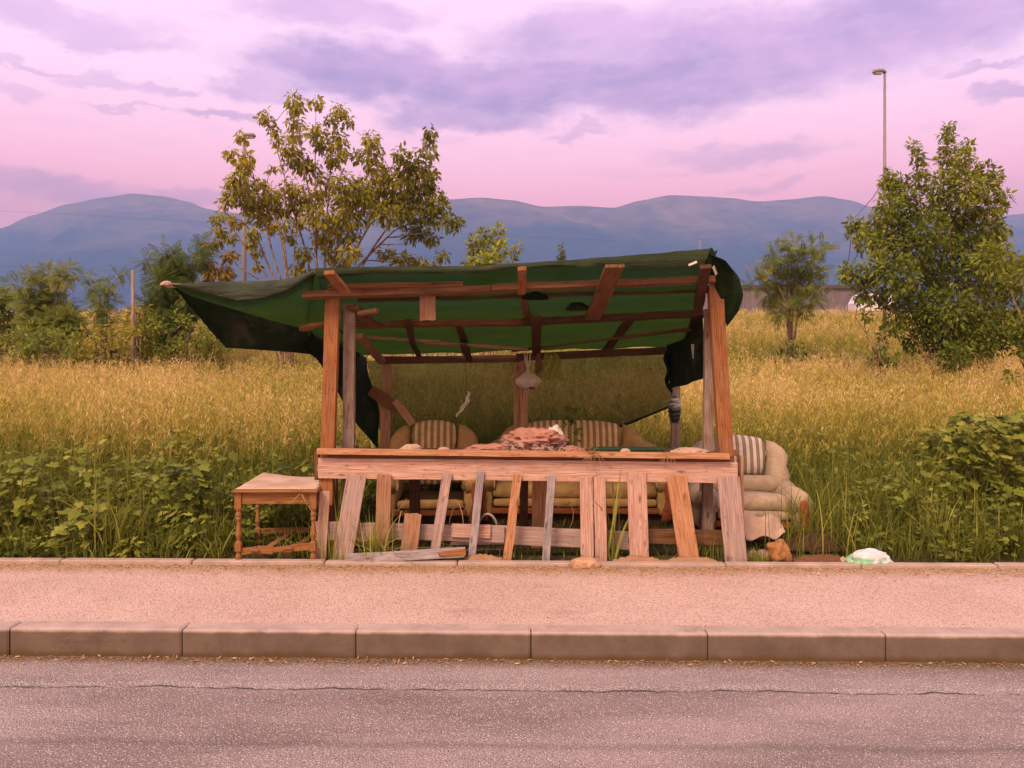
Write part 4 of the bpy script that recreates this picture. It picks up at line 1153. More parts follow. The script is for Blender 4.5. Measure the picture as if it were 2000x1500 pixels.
def tree(name, label, cat, stems, clumps, Y, dY, leaf, mat, per, lsize, droop, group=None, twig=.006, tmpl='oval', flat=1.0, tintf=None, clump_off=(0, 0, 1.0), stem_r=.035, spread=.55):
    """stems: list of pixel polylines; clumps: (px, py, r) in photo pixels; spread in depth round Y"""
    bx, by = stems[0][0]
    base = Vector((px2x(bx, Y), Y, ground_z(Y)))
    root = thing(name, label, cat, tuple(base), 0, group)
    mb = MB(); nodes = []
    for si, st in enumerate(stems):
        yo = rng.uniform(-dY, dY) * .5; pts, rad = [], []; L = len(st)
        for i, (px, py) in enumerate(st):
            t = i / max(1, L - 1); p = P(px, py, Y + yo * t)
            if i == 0: p.z = base.z - .05; p.x = px2x(px, Y)
            pts.append(p)
        # smooth and subdivide
        fine = []
        for i in range(L - 1):
            for q in range(5):
                t = q / 5; p = lerp(pts[i], pts[i + 1], t) + Vector((mnoise.noise((i + t, si, 0)), mnoise.noise((i + t, si, 5)), 0)) * .05
                fine.append(p)
        fine.append(pts[-1])
        rad = [stem_r * (1 - .8 * i / (len(fine) - 1)) for i in range(len(fine))]
        mb.tube([p - base for p in fine], rad, 7)
        nodes += [(p, r) for p, r in zip(fine[3:], rad[3:])]
    cs, rs, ns = [], [], []
    for (cx, cy, r) in clumps:
        y = Y + rng.normal() * dY * spread
        c = P(cx, cy, y); rw = r * Y / F
        cs.append(tuple(c)); rs.append(rw); ns.append(max(5, int(per * 3.6 * (r / 20) ** 1.7)))
        # twig from the nearest lower stem point
        best = min(nodes, key=lambda q: (q[0] - c).length + (2.0 if q[0].z > c.z - .05 else 0) + abs((c.z - q[0].z) - .5) * .3)
        a = best[0]; mid = lerp(a, c, .55) + Vector((rng.normal() * .06, rng.normal() * .06, -.05 * (c - a).length))
        e = c + Vector((0, 0, rw * .6))
        mb.tube([p - base for p in (a, mid, c, e)], [min(best[1] * .7, twig * 2.2), twig * 1.3, twig, twig * .4], 5)
    mb.build('trunk', M['bark'], root, smooth=True)
    pos, out = cloud(cs, rs, ns, flat)
    N = len(pos)
    d = out * .8 + rng.normal(size=(N, 3)) * .5 + np.array([0, 0, -droop])
    nrm = rng.normal(size=(N, 3)) * .45 + np.array([0, -.35, 1.0])
    sz = lsize * rng.uniform(.6, 1.25, N)
    T, TF = {'oval': (OVAL, OVAL_F), 'frond': (FROND, FROND_F), 'lobe': (LOBE, LOBE_F)}[tmpl]
    v = place(T, pos - np.array(base)[None], d, nrm, sz)
    cl_t = np.repeat(rng.uniform(-.22, .22, len(ns)), ns)
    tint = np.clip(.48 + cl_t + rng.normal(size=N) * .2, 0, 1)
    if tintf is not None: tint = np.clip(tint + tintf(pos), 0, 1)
    np_mesh('crown', v, faces_for(N, TF, len(T)), M[mat], np.repeat(tint, len(T)), root)
    return root
def crop(l, x0, y0, s): return [(x0 + a / s, y0 + b / s, r / s) for a, b, r in l]

# --- the multi-stemmed tree behind the roof
cl_l = crop([(320, 405, 50), (250, 520, 55), (330, 590, 65), (360, 555, 45), (250, 710, 45), (310, 680, 55), (215, 840, 55), (240, 790, 55), (330, 800, 75), (370, 730, 55), (450, 720, 45), (520, 625, 28), (590, 625, 18),
             (480, 830, 100), (540, 800, 75), (380, 880, 80), (500, 900, 90), (440, 950, 75), (160, 960, 45), (170, 1050, 42), (270, 990, 55), (240, 1100, 42), (380, 1140, 36), (400, 1060, 50), (430, 1200, 34), (520, 1010, 50), (600, 1000, 36),
             (600, 900, 65), (420, 1290, 30)], 380, 150, 3.489)
tree('multi_stem_tree', 'sparse tree of thin fanning stems left of the taller crown, behind the net roof', 'tree',
     [[(566, 660), (548, 545), (520, 440), (492, 330), (474, 275)], [(566, 660), (535, 540), (505, 470), (470, 430), (432, 425)], [(568, 660), (560, 545), (548, 460), (530, 400), (520, 370)],
      [(568, 660), (562, 540), (556, 430), (556, 340)], [(569, 660), (575, 540), (580, 450), (585, 400)], [(564, 660), (522, 540), (470, 470), (440, 420)], [(564, 660), (505, 545), (465, 520), (420, 470)]],
     cl_l, 17.6, .9, None, 'leaf_olive', 34, .138, .9, tintf=lambda p: np.full(len(p), .14), stem_r=.03)
cl_r = crop([(680, 160, 65), (690, 210, 55), (825, 175, 52), (690, 310, 60), (480, 275, 55), (540, 360, 48), (560, 430, 38), (690, 400, 62), (640, 490, 80), (700, 560, 95), (780, 620, 80), (820, 370, 60), (870, 450, 70),
             (990, 230, 62), (930, 290, 50), (1050, 300, 46), (980, 410, 65), (980, 500, 72), (940, 560, 55), (1200, 420, 65), (1210, 520, 80), (1110, 540, 46), (1240, 620, 95), (1600, 380, 42), (1600, 450, 52), (1605, 520, 50),
             (1400, 530, 60), (1500, 590, 110), (1600, 650, 62), (1450, 680, 110), (1330, 700, 100), (670, 760, 80), (700, 840, 95), (800, 820, 95), (900, 720, 85), (1020, 740, 95), (1000, 850, 115), (1100, 800, 100), (1180, 740, 100),
             (1230, 860, 110), (1330, 830, 100), (1440, 830, 110), (1540, 780, 100), (1600, 730, 62), (1690, 810, 42), (1660, 870, 72), (1560, 900, 100), (1420, 930, 95), (1760, 990, 68), (1640, 960, 72), (1540, 1030, 80), (1620, 1100, 58),
             (1480, 1080, 60), (1290, 930, 90), (1100, 930, 110), (960, 980, 105), (830, 950, 95), (1040, 1080, 95), (880, 1090, 85), (740, 1200, 62), (690, 1310, 42), (770, 1330, 55), (700, 1000, 50), (640, 1090, 48),
             (930, 1200, 80), (1060, 1200, 70), (1000, 1270, 55), (1300, 1200, 50), (1400, 1240, 60), (1480, 1250, 50), (1550, 1260, 40), (1690, 1215, 42), (1640, 1270, 25)], 380, 150, 3.489)
tree('multi_stem_tree', 'tall leafy tree with drooping olive leaves rising behind the middle of the net roof', 'tree',
     [[(640, 680), (622, 540), (612, 420), (590, 300), (575, 205)], [(641, 680), (634, 540), (640, 400), (645, 300), (663, 220)], [(640, 680), (618, 520), (616, 400), (617, 220)], [(642, 680), (682, 520), (722, 440), (740, 350), (725, 270)],
      [(643, 680), (705, 525), (760, 440), (800, 340), (838, 260)], [(642, 680), (700, 520), (770, 450), (840, 420), (880, 432)], [(641, 680), (650, 520), (680, 400), (690, 340)], [(641, 680), (600, 500), (570, 400), (530, 250)]],
     cl_r, 18.4, 1.3, None, 'leaf_olive', 34, .142, .85, tintf=lambda p: np.clip(-.12 * (p[:, 0] + 3.9), -.28, .05), stem_r=.035)
# --- the bushy tree on the right
cl_rt = crop([(1095, 360, 25), (1090, 400, 33), (1090, 450, 33), (1085, 500, 42), (1180, 450, 33), (1170, 500, 40), (930, 450, 26), (950, 500, 32), (960, 560, 36), (970, 620, 38), (1110, 560, 62), (1200, 560, 52), (1280, 570, 44), (1320, 600, 32),
              (1060, 640, 72), (1180, 640, 90), (1270, 650, 62), (1360, 690, 36), (1340, 730, 40), (1130, 740, 110), (1250, 740, 90), (810, 580, 28), (800, 620, 36), (870, 620, 42), (840, 660, 54), (900, 680, 50), (820, 720, 55), (900, 740, 72),
              (780, 780, 55), (1010, 740, 70), (860, 820, 100), (980, 850, 110), (1110, 860, 120), (1240, 850, 110), (1330, 840, 55), (1320, 900, 72), (640, 810, 28), (660, 850, 42), (700, 830, 32), (740, 850, 46), (700, 910, 54), (790, 900, 72),
              (900, 940, 110), (1050, 970, 120), (1200, 970, 120), (1300, 990, 90), (1370, 1000, 60), (1420, 1020, 45), (620, 1040, 44), (600, 1070, 34), (680, 1070, 54), (760, 1020, 80), (850, 1060, 100), (980, 1090, 120), (1130, 1090, 130),
              (1280, 1090, 110), (1390, 1100, 70), (680, 1150, 36), (760, 1150, 54), (850, 1180, 72), (960, 1210, 100), (1100, 1220, 120), (1240, 1220, 110), (1350, 1210, 90), (1000, 1310, 72), (1120, 1330, 100), (1250, 1330, 90), (1050, 1380, 75), (1180, 1390, 82), (930, 1370, 55), (1290, 1390, 75), (1360, 1330, 70), (1120, 1440, 70), (1230, 1440, 70), (850, 1290, 55), (1400, 1280, 60)], 1400, 100, 2.42)
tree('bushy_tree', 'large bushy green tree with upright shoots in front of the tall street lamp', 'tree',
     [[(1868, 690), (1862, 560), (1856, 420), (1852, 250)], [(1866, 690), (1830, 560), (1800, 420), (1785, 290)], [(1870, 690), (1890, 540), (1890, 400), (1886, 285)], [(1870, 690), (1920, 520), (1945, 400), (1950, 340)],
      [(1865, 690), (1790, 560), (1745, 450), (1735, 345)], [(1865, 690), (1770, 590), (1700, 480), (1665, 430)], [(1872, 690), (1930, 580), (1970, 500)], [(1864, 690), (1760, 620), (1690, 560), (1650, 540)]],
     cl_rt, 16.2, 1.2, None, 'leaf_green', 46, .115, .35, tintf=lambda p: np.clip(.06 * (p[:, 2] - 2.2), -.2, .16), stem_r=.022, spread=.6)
# --- feathery small tree before the grey building
cl_ac = crop([(350, 925, 50), (450, 930, 42), (500, 925, 26), (420, 980, 62), (280, 970, 60), (230, 1020, 44), (350, 1020, 70), (470, 1030, 44), (200, 1085, 32), (160, 1100, 22), (280, 1090, 62), (380, 1100, 72), (470, 1100, 46), (240, 1150, 44), (340, 1170, 82), (430, 1170, 56), (300, 1225, 55), (400, 1225, 34)], 1400, 100, 2.42)
tree('feathery_tree', 'small feathery tree standing before the long grey building', 'tree', [[(1541, 660), (1542, 600), (1545, 540), (1545, 490)], [(1541, 660), (1535, 590), (1510, 530)], [(1541, 660), (1560, 590), (1590, 510)], [(1541, 660), (1550, 580), (1570, 500)]],
     cl_ac, 19.0, .8, None, 'leaf_acacia', 17, .28, .15, tmpl='frond', tintf=lambda p: np.full(len(p), .2), stem_r=.04)
# --- shrubs along the skyline at the left and centre
G_SHR = 'shrubs beyond the field'
def shrub(name, label, px0, px1, y0, y1, Y, mat, tmpl, lsize, per, seed, extra=(), dY=.7, tint=0.0, cat='shrub', fill=14, droop=.2, mass=False):
    r2 = np.random.default_rng(seed); cx = (px0 + px1) / 2; w = (px1 - px0) / 2; h = y1 - y0; cl = []
    for i in range(fill if mass else 0):
        x = r2.uniform(px0, px1); top = y0 + h * (.05 + .5 * abs(mnoise.noise((x * .02, seed, 0)))+ .25 * (abs(x - cx) / w) ** 2)
        cl.append((x, top + (y1 + 15 - top) * r2.random(), w * r2.uniform(.10, .19)))
    for i in range(0 if mass else fill):
        t = r2.random() ** .8; x = cx + r2.uniform(-1, 1) * w * (1 - .55 * (1 - t)) * .85; cl.append((x, y0 + h * (.18 + 1.05 * t), w * r2.uniform(.22, .36)))
    cl += list(extra)
    stems = [[(cx, y1 + 10), (cx + dx * w * .4, (y0 + y1) / 2), (cx + dx * w * .8, y0 + h * .2)] for dx in (-.8, -.2, .3, .9)]
    return tree(name, label, cat, stems, cl, Y, dY, None, mat, per, lsize, droop, G_SHR, tmpl=tmpl, tintf=lambda p: np.full(len(p), tint), stem_r=.03)
shrub('shrub', 'low dark green shrub at the left border above the far road', -40, 46, 562, 634, 24, 'leaf_green', 'oval', .20, 34, 1, tint=-.15)
shrub('shrub', 'broad yellowish green shrub with drooping feathery sprays, second from the left border', 22, 165, 560, 660, 20, 'leaf_acacia', 'frond', .28, 34, 2, [(60, 540, 12), (95, 535, 14), (130, 528, 13), (115, 545, 16), (45, 562, 10), (80, 560, 16), (20, 555, 8)], tint=.22, fill=24)
shrub('sapling', 'thin feathery sapling with two leaning shoots left of the wooden pole', 176, 224, 560, 645, 19, 'leaf_acacia', 'frond', .26, 20, 3, [(172, 545, 9), (180, 562, 11), (186, 582, 12), (200, 545, 9), (204, 565, 11), (218, 560, 9), (232, 540, 8), (240, 530, 7), (192, 605, 14), (208, 590, 12), (215, 620, 14)], tint=-.02, cat='sapling', fill=5)
shrub('shrub', 'dense dark feathery shrub right of the wooden pole, behind the net tip', 268, 400, 500, 620, 18, 'leaf_acacia', 'frond', .26, 32, 4, [(320, 495, 14), (345, 500, 15), (285, 510, 12), (395, 480, 12), (400, 500, 14), (370, 520, 20)], tint=-.12, fill=26)
shrub('shrub', 'rusty yellow shrub beside the left street lamp, above the net tail', 392, 462, 478, 580, 20.0, 'leaf_yellow', 'oval', .17, 34, 5, [(408, 480, 12), (425, 470, 10), (450, 500, 14), (405, 520, 18), (440, 530, 18)], droop=.9, fill=16)
shrub('shrub', 'low olive shrub under the wooden pole', 236, 300, 590, 640, 17, 'leaf_olive', 'oval', .13, 26, 6, tint=.05, fill=12)
tree('young_tree', 'young pale green tree poking above the roof right of the tall tree', 'tree', [[(955, 640), (952, 560), (950, 500), (948, 450)], [(955, 640), (968, 520), (975, 450)], [(955, 640), (930, 540), (925, 470)]],
     [(925, 470, 14), (930, 490, 18), (920, 515, 18), (945, 460, 16), (950, 485, 22), (945, 512, 24), (972, 450, 12), (975, 468, 15), (976, 490, 16), (970, 515, 20), (950, 540, 30)], 17, .6, None, 'leaf_green', 34, .13, .2, tintf=lambda p: np.full(len(p), .30), twig=.004)
tree('young_tree', 'single thin leafy shoot right of the young pale green tree', 'tree', [[(1008, 640), (1004, 540), (1008, 480)]], [(1010, 482, 9), (1003, 496, 9), (1000, 512, 10), (996, 530, 10)], 17, .2, None, 'leaf_green', 26, .12, .2, tintf=lambda p: np.full(len(p), .2), twig=.004, stem_r=.015)
tree('young_conifer', 'slender grey conifer tip behind the roof right of the centre', 'tree', [[(1096, 650), (1096, 560), (1096, 468)]], [(1096, 478, 3), (1096, 490, 5), (1096, 500, 7), (1096, 512, 9), (1096, 525, 11), (1096, 540, 13)], 24, .05, None, 'leaf_green', 60, .12, -.2, tintf=lambda p: np.full(len(p), -.25), twig=.003, stem_r=.02)
shrub('low_scrub', 'low olive scrub at the left border before the feathery shrubs', -30, 150, 642, 692, 17.0, 'leaf_green', 'oval', .09, 24, 21, fill=70, mass=True, dY=1.2, tint=.0, cat='scrub')
shrub('low_scrub', 'low olive brown scrub under the thin sapling at the left', 130, 290, 634, 692, 17.5, 'leaf_olive', 'oval', .09, 20, 22, fill=70, mass=True, dY=1.2, tint=.12, cat='scrub')
shrub('low_scrub', 'low scrub under the net tail at the left', 275, 440, 612, 694, 17.0, 'leaf_green', 'oval', .09, 24, 23, fill=70, mass=True, dY=1.2, tint=.08, cat='scrub')
shrub('shrub', 'green shrub at the right border beside the bushy tree', 1955, 2070, 530, 700, 12.0, 'leaf_green', 'oval', .10, 24, 8, [(1985, 505, 14), (1975, 540, 18), (2005, 520, 16)], fill=22, dY=.5)
shrub('shrub', 'dark low shrub under the left side of the bushy tree', 1680, 1750, 640, 700, 15.0, 'leaf_green', 'oval', .12, 20, 9, [(1690, 620, 10), (1675, 590, 9), (1700, 600, 9)], fill=9, dY=.4, tint=-.15)
shrub('shrub', 'dark undergrowth at the foot of the feathery tree', 1508, 1580, 655, 690, 18.0, 'leaf_green', 'oval', .14, 16, 10, fill=9, dY=.4, tint=-.15)

# ------------------------------------------------------------------ dry grass of the field (uncountable)
def pn(x, y, s, seed):
    return np.array([mnoise.noise((a * s, b * s, seed)) for a, b in zip(x, y)])
def keep_out(x, y, margin=0.0):
    return ((x > -1.50 - margin) & (x < 1.66 + margin) & (y < 7.95)) | ((x > 1.3) & (x < 2.62 + margin) & (y < 7.4)) | ((x > -2.2) & (x < -1.4) & (y < 6.45))
def scatter(n, y0, y1, xmul=.74, p=0.0):
    """uniform over the visible wedge with density ~ Y^-p-1 per area"""
    y = y0 + (y1 - y0) * rng.random(n) if p == 0 else (y0 ** p + (y1 ** p - y0 ** p) * rng.random(n)) ** (1 / p)
    x = (rng.random(n) * 2 - 1) * (y * xmul + .4)
    return x, y
def drygrass():
    V, Fc, T = [], [], []; o = 0
    def put(v, f, t):
        nonlocal o
        V.append(v); Fc.append(f + o); T.append(t); o += len(v)
    for n, y0, y1, hs, wmul, nsp in ((30000, 7.6, 16, 1.08, 1.0, 17), (15000, 16, 27, .95, 1.6, 10), (9000, 27, 46, .70, 2.6, 6)):
        x, y = scatter(n, y0, y1, p=.0)
        patch = .9 * pn(x, y * .6, .35, 2.0) + .7 * pn(x, y, 1.3, 9.0)
        ok = ~keep_out(x, y) & ((y > 8.6) | (rng.random(n) < (y - 7.2) / 1.6))
        x, y, patch = x[ok], y[ok], patch[ok]; n = len(x)
        h = hs * (1 + .22 * patch) * rng.uniform(.62, 1.1, n)
        base = np.stack([x, y, np_ground_z(y) - .02], -1)
        az = rng.uniform(0, 2 * math.pi, n); lean = rng.normal(size=n) * .10 * hs; curl = np.abs(rng.normal(size=n)) * .16 * hs
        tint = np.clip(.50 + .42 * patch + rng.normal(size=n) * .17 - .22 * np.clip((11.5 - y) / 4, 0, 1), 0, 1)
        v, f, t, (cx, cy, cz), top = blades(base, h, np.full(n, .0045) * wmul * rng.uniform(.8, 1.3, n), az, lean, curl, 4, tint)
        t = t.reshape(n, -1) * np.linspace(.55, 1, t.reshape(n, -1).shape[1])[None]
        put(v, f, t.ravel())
        # leaves low on the stalk, greener
        for kx in range(3):
            s = rng.uniform(.1, .5, n)[:, None]; bb = base + np.stack([lean * s[:, 0], lean * 0, h * s[:, 0]], -1) * np.array([1, 1, 1])
            v, f, t, _, _ = blades(bb, h * rng.uniform(.3, .62, n), np.full(n, .008) * wmul, rng.uniform(0, 6.28, n), rng.uniform(.02, .1, n), rng.uniform(.05, .22, n), 3, np.clip(tint - .28 + rng.normal(size=n) * .12, 0, 1))
            put(v, f, t)
        # seed heads: loose panicles of little spikelets
        s = rng.random((n, nsp)) ; i0 = 3
        px_ = cx[:, i0:i0 + 1] + (cx[:, 4:5] - cx[:, i0:i0 + 1]) * s; py_ = cy[:, i0:i0 + 1] + (cy[:, 4:5] - cy[:, i0:i0 + 1]) * s; pz_ = cz[:, i0:i0 + 1] + (cz[:, 4:5] - cz[:, i0:i0 + 1]) * s
        spread = .055 * (1.15 - s) * wmul ** .5
        a = rng.uniform(0, 6.28, (n, nsp))
        pos = np.stack([px_ + np.cos(a) * spread * rng.random((n, nsp)), py_ + np.sin(a) * spread * rng.random((n, nsp)), pz_ + .02], -1).reshape(-1, 3)
        d = np.stack([np.cos(a) * .5, np.sin(a) * .5, rng.uniform(.3, 1.5, (n, nsp))], -1).reshape(-1, 3)
        K = len(pos)
        T4 = np.array([(0, 0, 0), (.55, -.085, 0), (1, 0, -.1), (.55, .085, 0)])
        v = place(T4, pos, d, rng.normal(size=(K, 3)), .050 * wmul ** .75 * rng.uniform(.6, 1.5, K))
        put(v, faces_for(K, [(0, 1, 2, 3)], 4), np.repeat(np.clip(np.repeat(tint, nsp) + .12 + rng.normal(size=K) * .09, 0, 1), 4))
    V, Fc, T = np.concatenate(V), np.concatenate(Fc), np.concatenate(T)
    o_ = np_mesh('dry_grass', V, Fc, M['dry'], T); o_['kind'] = 'stuff'; return o_
drygrass()

# ------------------------------------------------------------------ green grass and broad-leaved weeds near the edging
def in_px(x, y): return 1000 + x * F / y
def greengrass():
    V, Fc, T = [], [], []; o = 0
    def put(v, f, t):
        nonlocal o
        V.append(v); Fc.append(f + o); T.append(t); o += len(v)
    # long arching blades, in tufts
    nt = 4700; tx_, ty_ = scatter(nt, 5.88, 12.5)
    ok = ~keep_out(tx_, ty_, -.05); tx_, ty_ = tx_[ok], ty_[ok]
    cnt = rng.integers(7, 22, len(tx_))
    x = np.repeat(tx_, cnt) + rng.normal(size=cnt.sum()) * .05; y = np.repeat(ty_, cnt) + rng.normal(size=cnt.sum()) * .05
    front = np.clip((y - 5.82 + SK * x) / 1.1, 0.0, 1)
    ok = (y > 5.84 - SK * x) & ~keep_out(x, y, -.06); x, y, front = x[ok], y[ok], front[ok]; n = len(x)
    h = (.16 + .60 * front ** .8) * rng.uniform(.55, 1.15, n); h *= np.where(y > 8.6, 1.15, 1)
    base = np.stack([x, y, np_ground_z(y) - .01], -1)
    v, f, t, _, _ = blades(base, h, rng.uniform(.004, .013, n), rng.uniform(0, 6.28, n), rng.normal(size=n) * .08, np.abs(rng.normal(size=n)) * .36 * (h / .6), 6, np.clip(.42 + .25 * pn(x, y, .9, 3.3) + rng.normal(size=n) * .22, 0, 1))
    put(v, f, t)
    # taller green patches inside the dry field
    nt = 5200; tx_, ty_ = scatter(nt, 9.2, 26)
    ok = (pn(tx_, ty_ * .6, .35, 2.0) < -.08) | (pn(tx_, ty_, .8, 14.0) > .22); tx_, ty_ = tx_[ok], ty_[ok]
    cnt = rng.integers(8, 18, len(tx_)); n = cnt.sum()
    x = np.repeat(tx_, cnt) + rng.normal(size=n) * .09; y = np.repeat(ty_, cnt) + rng.normal(size=n) * .09
    h = rng.uniform(.6, 1.15, n); base = np.stack([x, y, np_ground_z(y) - .01], -1)
    v, f, t, _, _ = blades(base, h, rng.uniform(.008, .016, n), rng.uniform(0, 6.28, n), rng.normal(size=n) * .10, np.abs(rng.normal(size=n)) * .30, 5, np.clip(.50 + rng.normal(size=n) * .22, 0, 1))
    put(v, f, t)
    # short turf and inside the stall
    n = 9000; x, y = scatter(n, 5.85, 8.0); ok = (y > 5.835 - SK * x); x, y = x[ok], y[ok]; n = len(x)
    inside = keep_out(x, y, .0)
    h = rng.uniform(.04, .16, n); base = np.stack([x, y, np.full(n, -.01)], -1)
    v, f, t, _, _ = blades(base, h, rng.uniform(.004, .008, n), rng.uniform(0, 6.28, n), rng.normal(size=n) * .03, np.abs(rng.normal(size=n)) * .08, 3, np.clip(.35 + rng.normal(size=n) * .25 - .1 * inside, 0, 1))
    put(v, f, t)
    V, Fc, T = np.concatenate(V), np.concatenate(Fc), np.concatenate(T)
    o_ = np_mesh('green_grass', V, Fc, M['grass'], T); o_['kind'] = 'stuff'
greengrass()
def weeds():
    n = 1300; x, y = scatter(n, 5.92, 9.8, .72)
    px = in_px(x, y)
    dens = np.where(px < 640, 1.0, np.where(px > 1780, .9, np.where(px > 1560, .45, .3)))
    ok = ~keep_out(x, y, .12) & (rng.random(n) < dens); x, y = x[ok], y[ok]; n = len(x)
    front = np.clip((y - 5.85 + SK * x) / .95, .05, 1)
    h = (.12 + .60 * front) * rng.uniform(.4, 1.2, n) * (1 + .35 * pn(x, y, 1.1, 6.0))
    cnt = rng.integers(22, 44, n)
    pid = np.repeat(np.arange(n), cnt); N = len(pid)
    a = rng.uniform(0, 6.28, N); r = rng.random(N) ** .6 * (.10 + .16 * front[pid]); s = rng.random(N) ** .75
    pos = np.stack([x[pid] + np.cos(a) * r, np.maximum(y[pid] + np.sin(a) * r, 5.86 - SK * x[pid]), np_ground_z(y[pid]) + .02 + s * h[pid] * (1 - .6 * (r / .3) ** 2)], -1)
    d = np.stack([np.cos(a) * .8, np.sin(a) * .8 - .25, rng.uniform(-.55, .35, N)], -1) + rng.normal(size=(N, 3)) * .2
    nr = np.stack([np.cos(a) * .3, np.sin(a) * .3 - .35, np.ones(N)], -1) + rng.normal(size=(N, 3)) * .3
    psz = rng.uniform(.028, .092, n)
    sz = psz[pid] * rng.uniform(.6, 1.15, N) * (.75 + .45 * front[pid])
    v = place(LOBE, pos, d, nr, sz)
    tint = np.clip(.42 + rng.uniform(-.2, .25, n)[pid] + rng.normal(size=N) * .14 + .1 * (s - .5), 0, 1)
    o_ = np_mesh('weeds', v, faces_for(N, LOBE_F, len(LOBE)), M['leaf_weed'], np.repeat(tint, len(LOBE))); o_['kind'] = 'stuff'
weeds()
def litter():
    n = 2600; X = rng.uniform(-6, 6, n); d = 5.735 - np.abs(rng.normal(size=n)) * .12
    k2 = 700; X2 = rng.uniform(-5, 5, k2); d2 = 4.37 - np.abs(rng.normal(size=k2)) * .05
    pos = np.concatenate([np.stack([X, d - SK * X, np.full(n, .004)], -1), np.stack([X2, d2 - SK * X2, np.full(k2, RZ + .006)], -1)])
    N = len(pos); a = rng.uniform(0, 6.28, N)
    dd = np.stack([np.cos(a), np.sin(a) * .5, rng.uniform(0, .25, N)], -1)
    v = place(np.array([(0, 0, 0), (.5, -.16, .04), (1, 0, 0), (.5, .16, .02)]), pos, dd, np.array([[0, 0, 1.0]]) + rng.normal(size=(N, 3)) * .3, rng.uniform(.010, .038, N))
    o_ = np_mesh('leaf_litter', v, faces_for(N, [(0, 1, 2, 3)], 4), M['straw'], np.repeat(rng.random(N), 4)); o_['kind'] = 'stuff'
litter()

# ------------------------------------------------------------------ single plants
def plant(name, label, cat, c, n, hgt, rad, lsize, seed, mat='leaf_weed', group=None, stems=6, tint=0.1, tm=(None, None), front=.0):
    root = thing(name, label, cat, c, 0, group); r2 = np.random.default_rng(seed); mb = MB()
    for i in range(stems):
        a = r2.uniform(0, 6.28); e = Vector((math.cos(a) * rad * .7, math.sin(a) * rad * .6, hgt * r2.uniform(.6, .95)))
        mb.tube([(0, 0, -.02), e * .4 + Vector((0, 0, .06)), e * .8, e], [.009, .007, .005, .003], 6)
    mb.build('stem', M['green' if False else 'grass'], root, smooth=True)
    a = r2.uniform(0, 6.28, n); s = r2.random(n) ** .7; r = rad * np.sqrt(r2.random(n)) * (1.05 - .45 * s)
    pos = np.stack([np.cos(a) * r, np.sin(a) * r * .8, .03 + s * hgt], -1)
    d = np.stack([np.cos(a), np.sin(a) - .5, r2.uniform(-.7, .2, n)], -1) + r2.normal(size=(n, 3)) * .2
    nr = np.stack([np.cos(a) * .4, np.sin(a) * .4 - .7, np.full(n, .8)], -1) + r2.normal(size=(n, 3)) * .25
    T, TF = (LOBE, LOBE_F) if tm[0] is None else tm
    v = place(T, pos, d, nr, lsize * r2.uniform(.55, 1.2, n))
    np_mesh('foliage', v, faces_for(n, TF, len(T)), M[mat], np.repeat(np.clip(.5 + tint + r2.normal(size=n) * .2, 0, 1), len(T)), root)
    return root
plant('leafy_bush', 'large bush with broad lobed leaves at the right border', 'bush', (px2x(1935, 6.9), 6.9, 0), 760, 1.02, .50, .10, 31, tint=.04, stems=9)
plant('leafy_bush', 'smaller bush with lobed leaves behind the large bush at the right border', 'bush', (px2x(1850, 7.9), 7.9, 0), 420, .78, .42, .092, 32, tint=.0, stems=7)
plant('leafy_weed', 'broad-leaved weed left of the side table', 'weed', (px2x(370, 6.5), 6.45, 0), 120, .66, .24, .125, 33, tint=-.1)
plant('leafy_weed', 'broad-leaved weed at the left border of the verge', 'weed', (px2x(30, 6.4), 6.4, 0), 130, .70, .28, .12, 34, tint=.02)
plant('leafy_weed', 'low weed with rounded leaves in the middle of the left verge', 'weed', (px2x(160, 6.1), 6.12, 0), 70, .34, .24, .11, 35, tint=.05)
# creeper over the sofa
plant('creeper', 'thin dark creeper climbing before the striped sofa', 'creeper', (px2x(1118, 6.75), 6.75, .55), 46, .56, .10, .058, 36, tint=-.45, stems=3)
def tuft(name, label, cat, c, n, h, spread, w, seed, tint=.3, curl=.25):
    global rng
    old = rng; rng = np.random.default_rng(seed)
    base = np.stack([rng.normal(size=n) * spread, rng.normal(size=n) * spread * .6, np.full(n, -.01)], -1)
    v, f, t, _, _ = blades(base, h * rng.uniform(.5, 1.1, n), w * rng.uniform(.6, 1.3, n), rng.uniform(0, 6.28, n), rng.normal(size=n) * .10 * h, np.abs(rng.normal(size=n)) * curl * h, 7, np.clip(.5 + tint + rng.normal(size=n) * .2, 0, 1))
    rng = old
    o_ = np_mesh(name, v, f, M['grass'], t); o_.location = c; return tag(o_, label, cat)
tuft('grass_tuft', 'dense yellowish grass tuft growing through the left pickets', 'grass tuft', (px2x(735, 5.88), 5.87, 0), 90, .48, .05, .008, 51, .25, .5)
tuft('grass_tuft', 'grass tuft beside the narrow whitish picket', 'grass tuft', (px2x(650, 5.88), 5.88, 0), 26, .55, .05, .007, 52, .2, .45)
tuft('grass_stalks', 'tall broad grass blades growing right of the wide pale pickets', 'grass tuft', (px2x(1196, 5.9), 5.93, 0), 12, .72, .04, .018, 53, .15, .25)
tuft('grass_stalks', 'low green grass between the orange and the knotty picket', 'grass tuft', (px2x(1385, 5.98), 5.99, 0), 46, .30, .07, .009, 54, -.05, .4)
tuft('grass_tuft', 'arching grass under the side table', 'grass tuft', (px2x(575, 6.05), 6.0, 0), 44, .36, .07, .007, 55, .15, .6)
tuft('grass_tuft', 'large arching green grass clump before the outside armchair arm', 'grass tuft', (px2x(1590, 6.25), 6.22, 0), 190, .66, .16, .009, 56, .0, .5)
tuft('grass_tuft', 'drooping straw-coloured grass clump left of the large lobed bush', 'grass tuft', (px2x(1815, 6.3), 6.2, 0), 60, .5, .05, .009, 57, .42, .7)
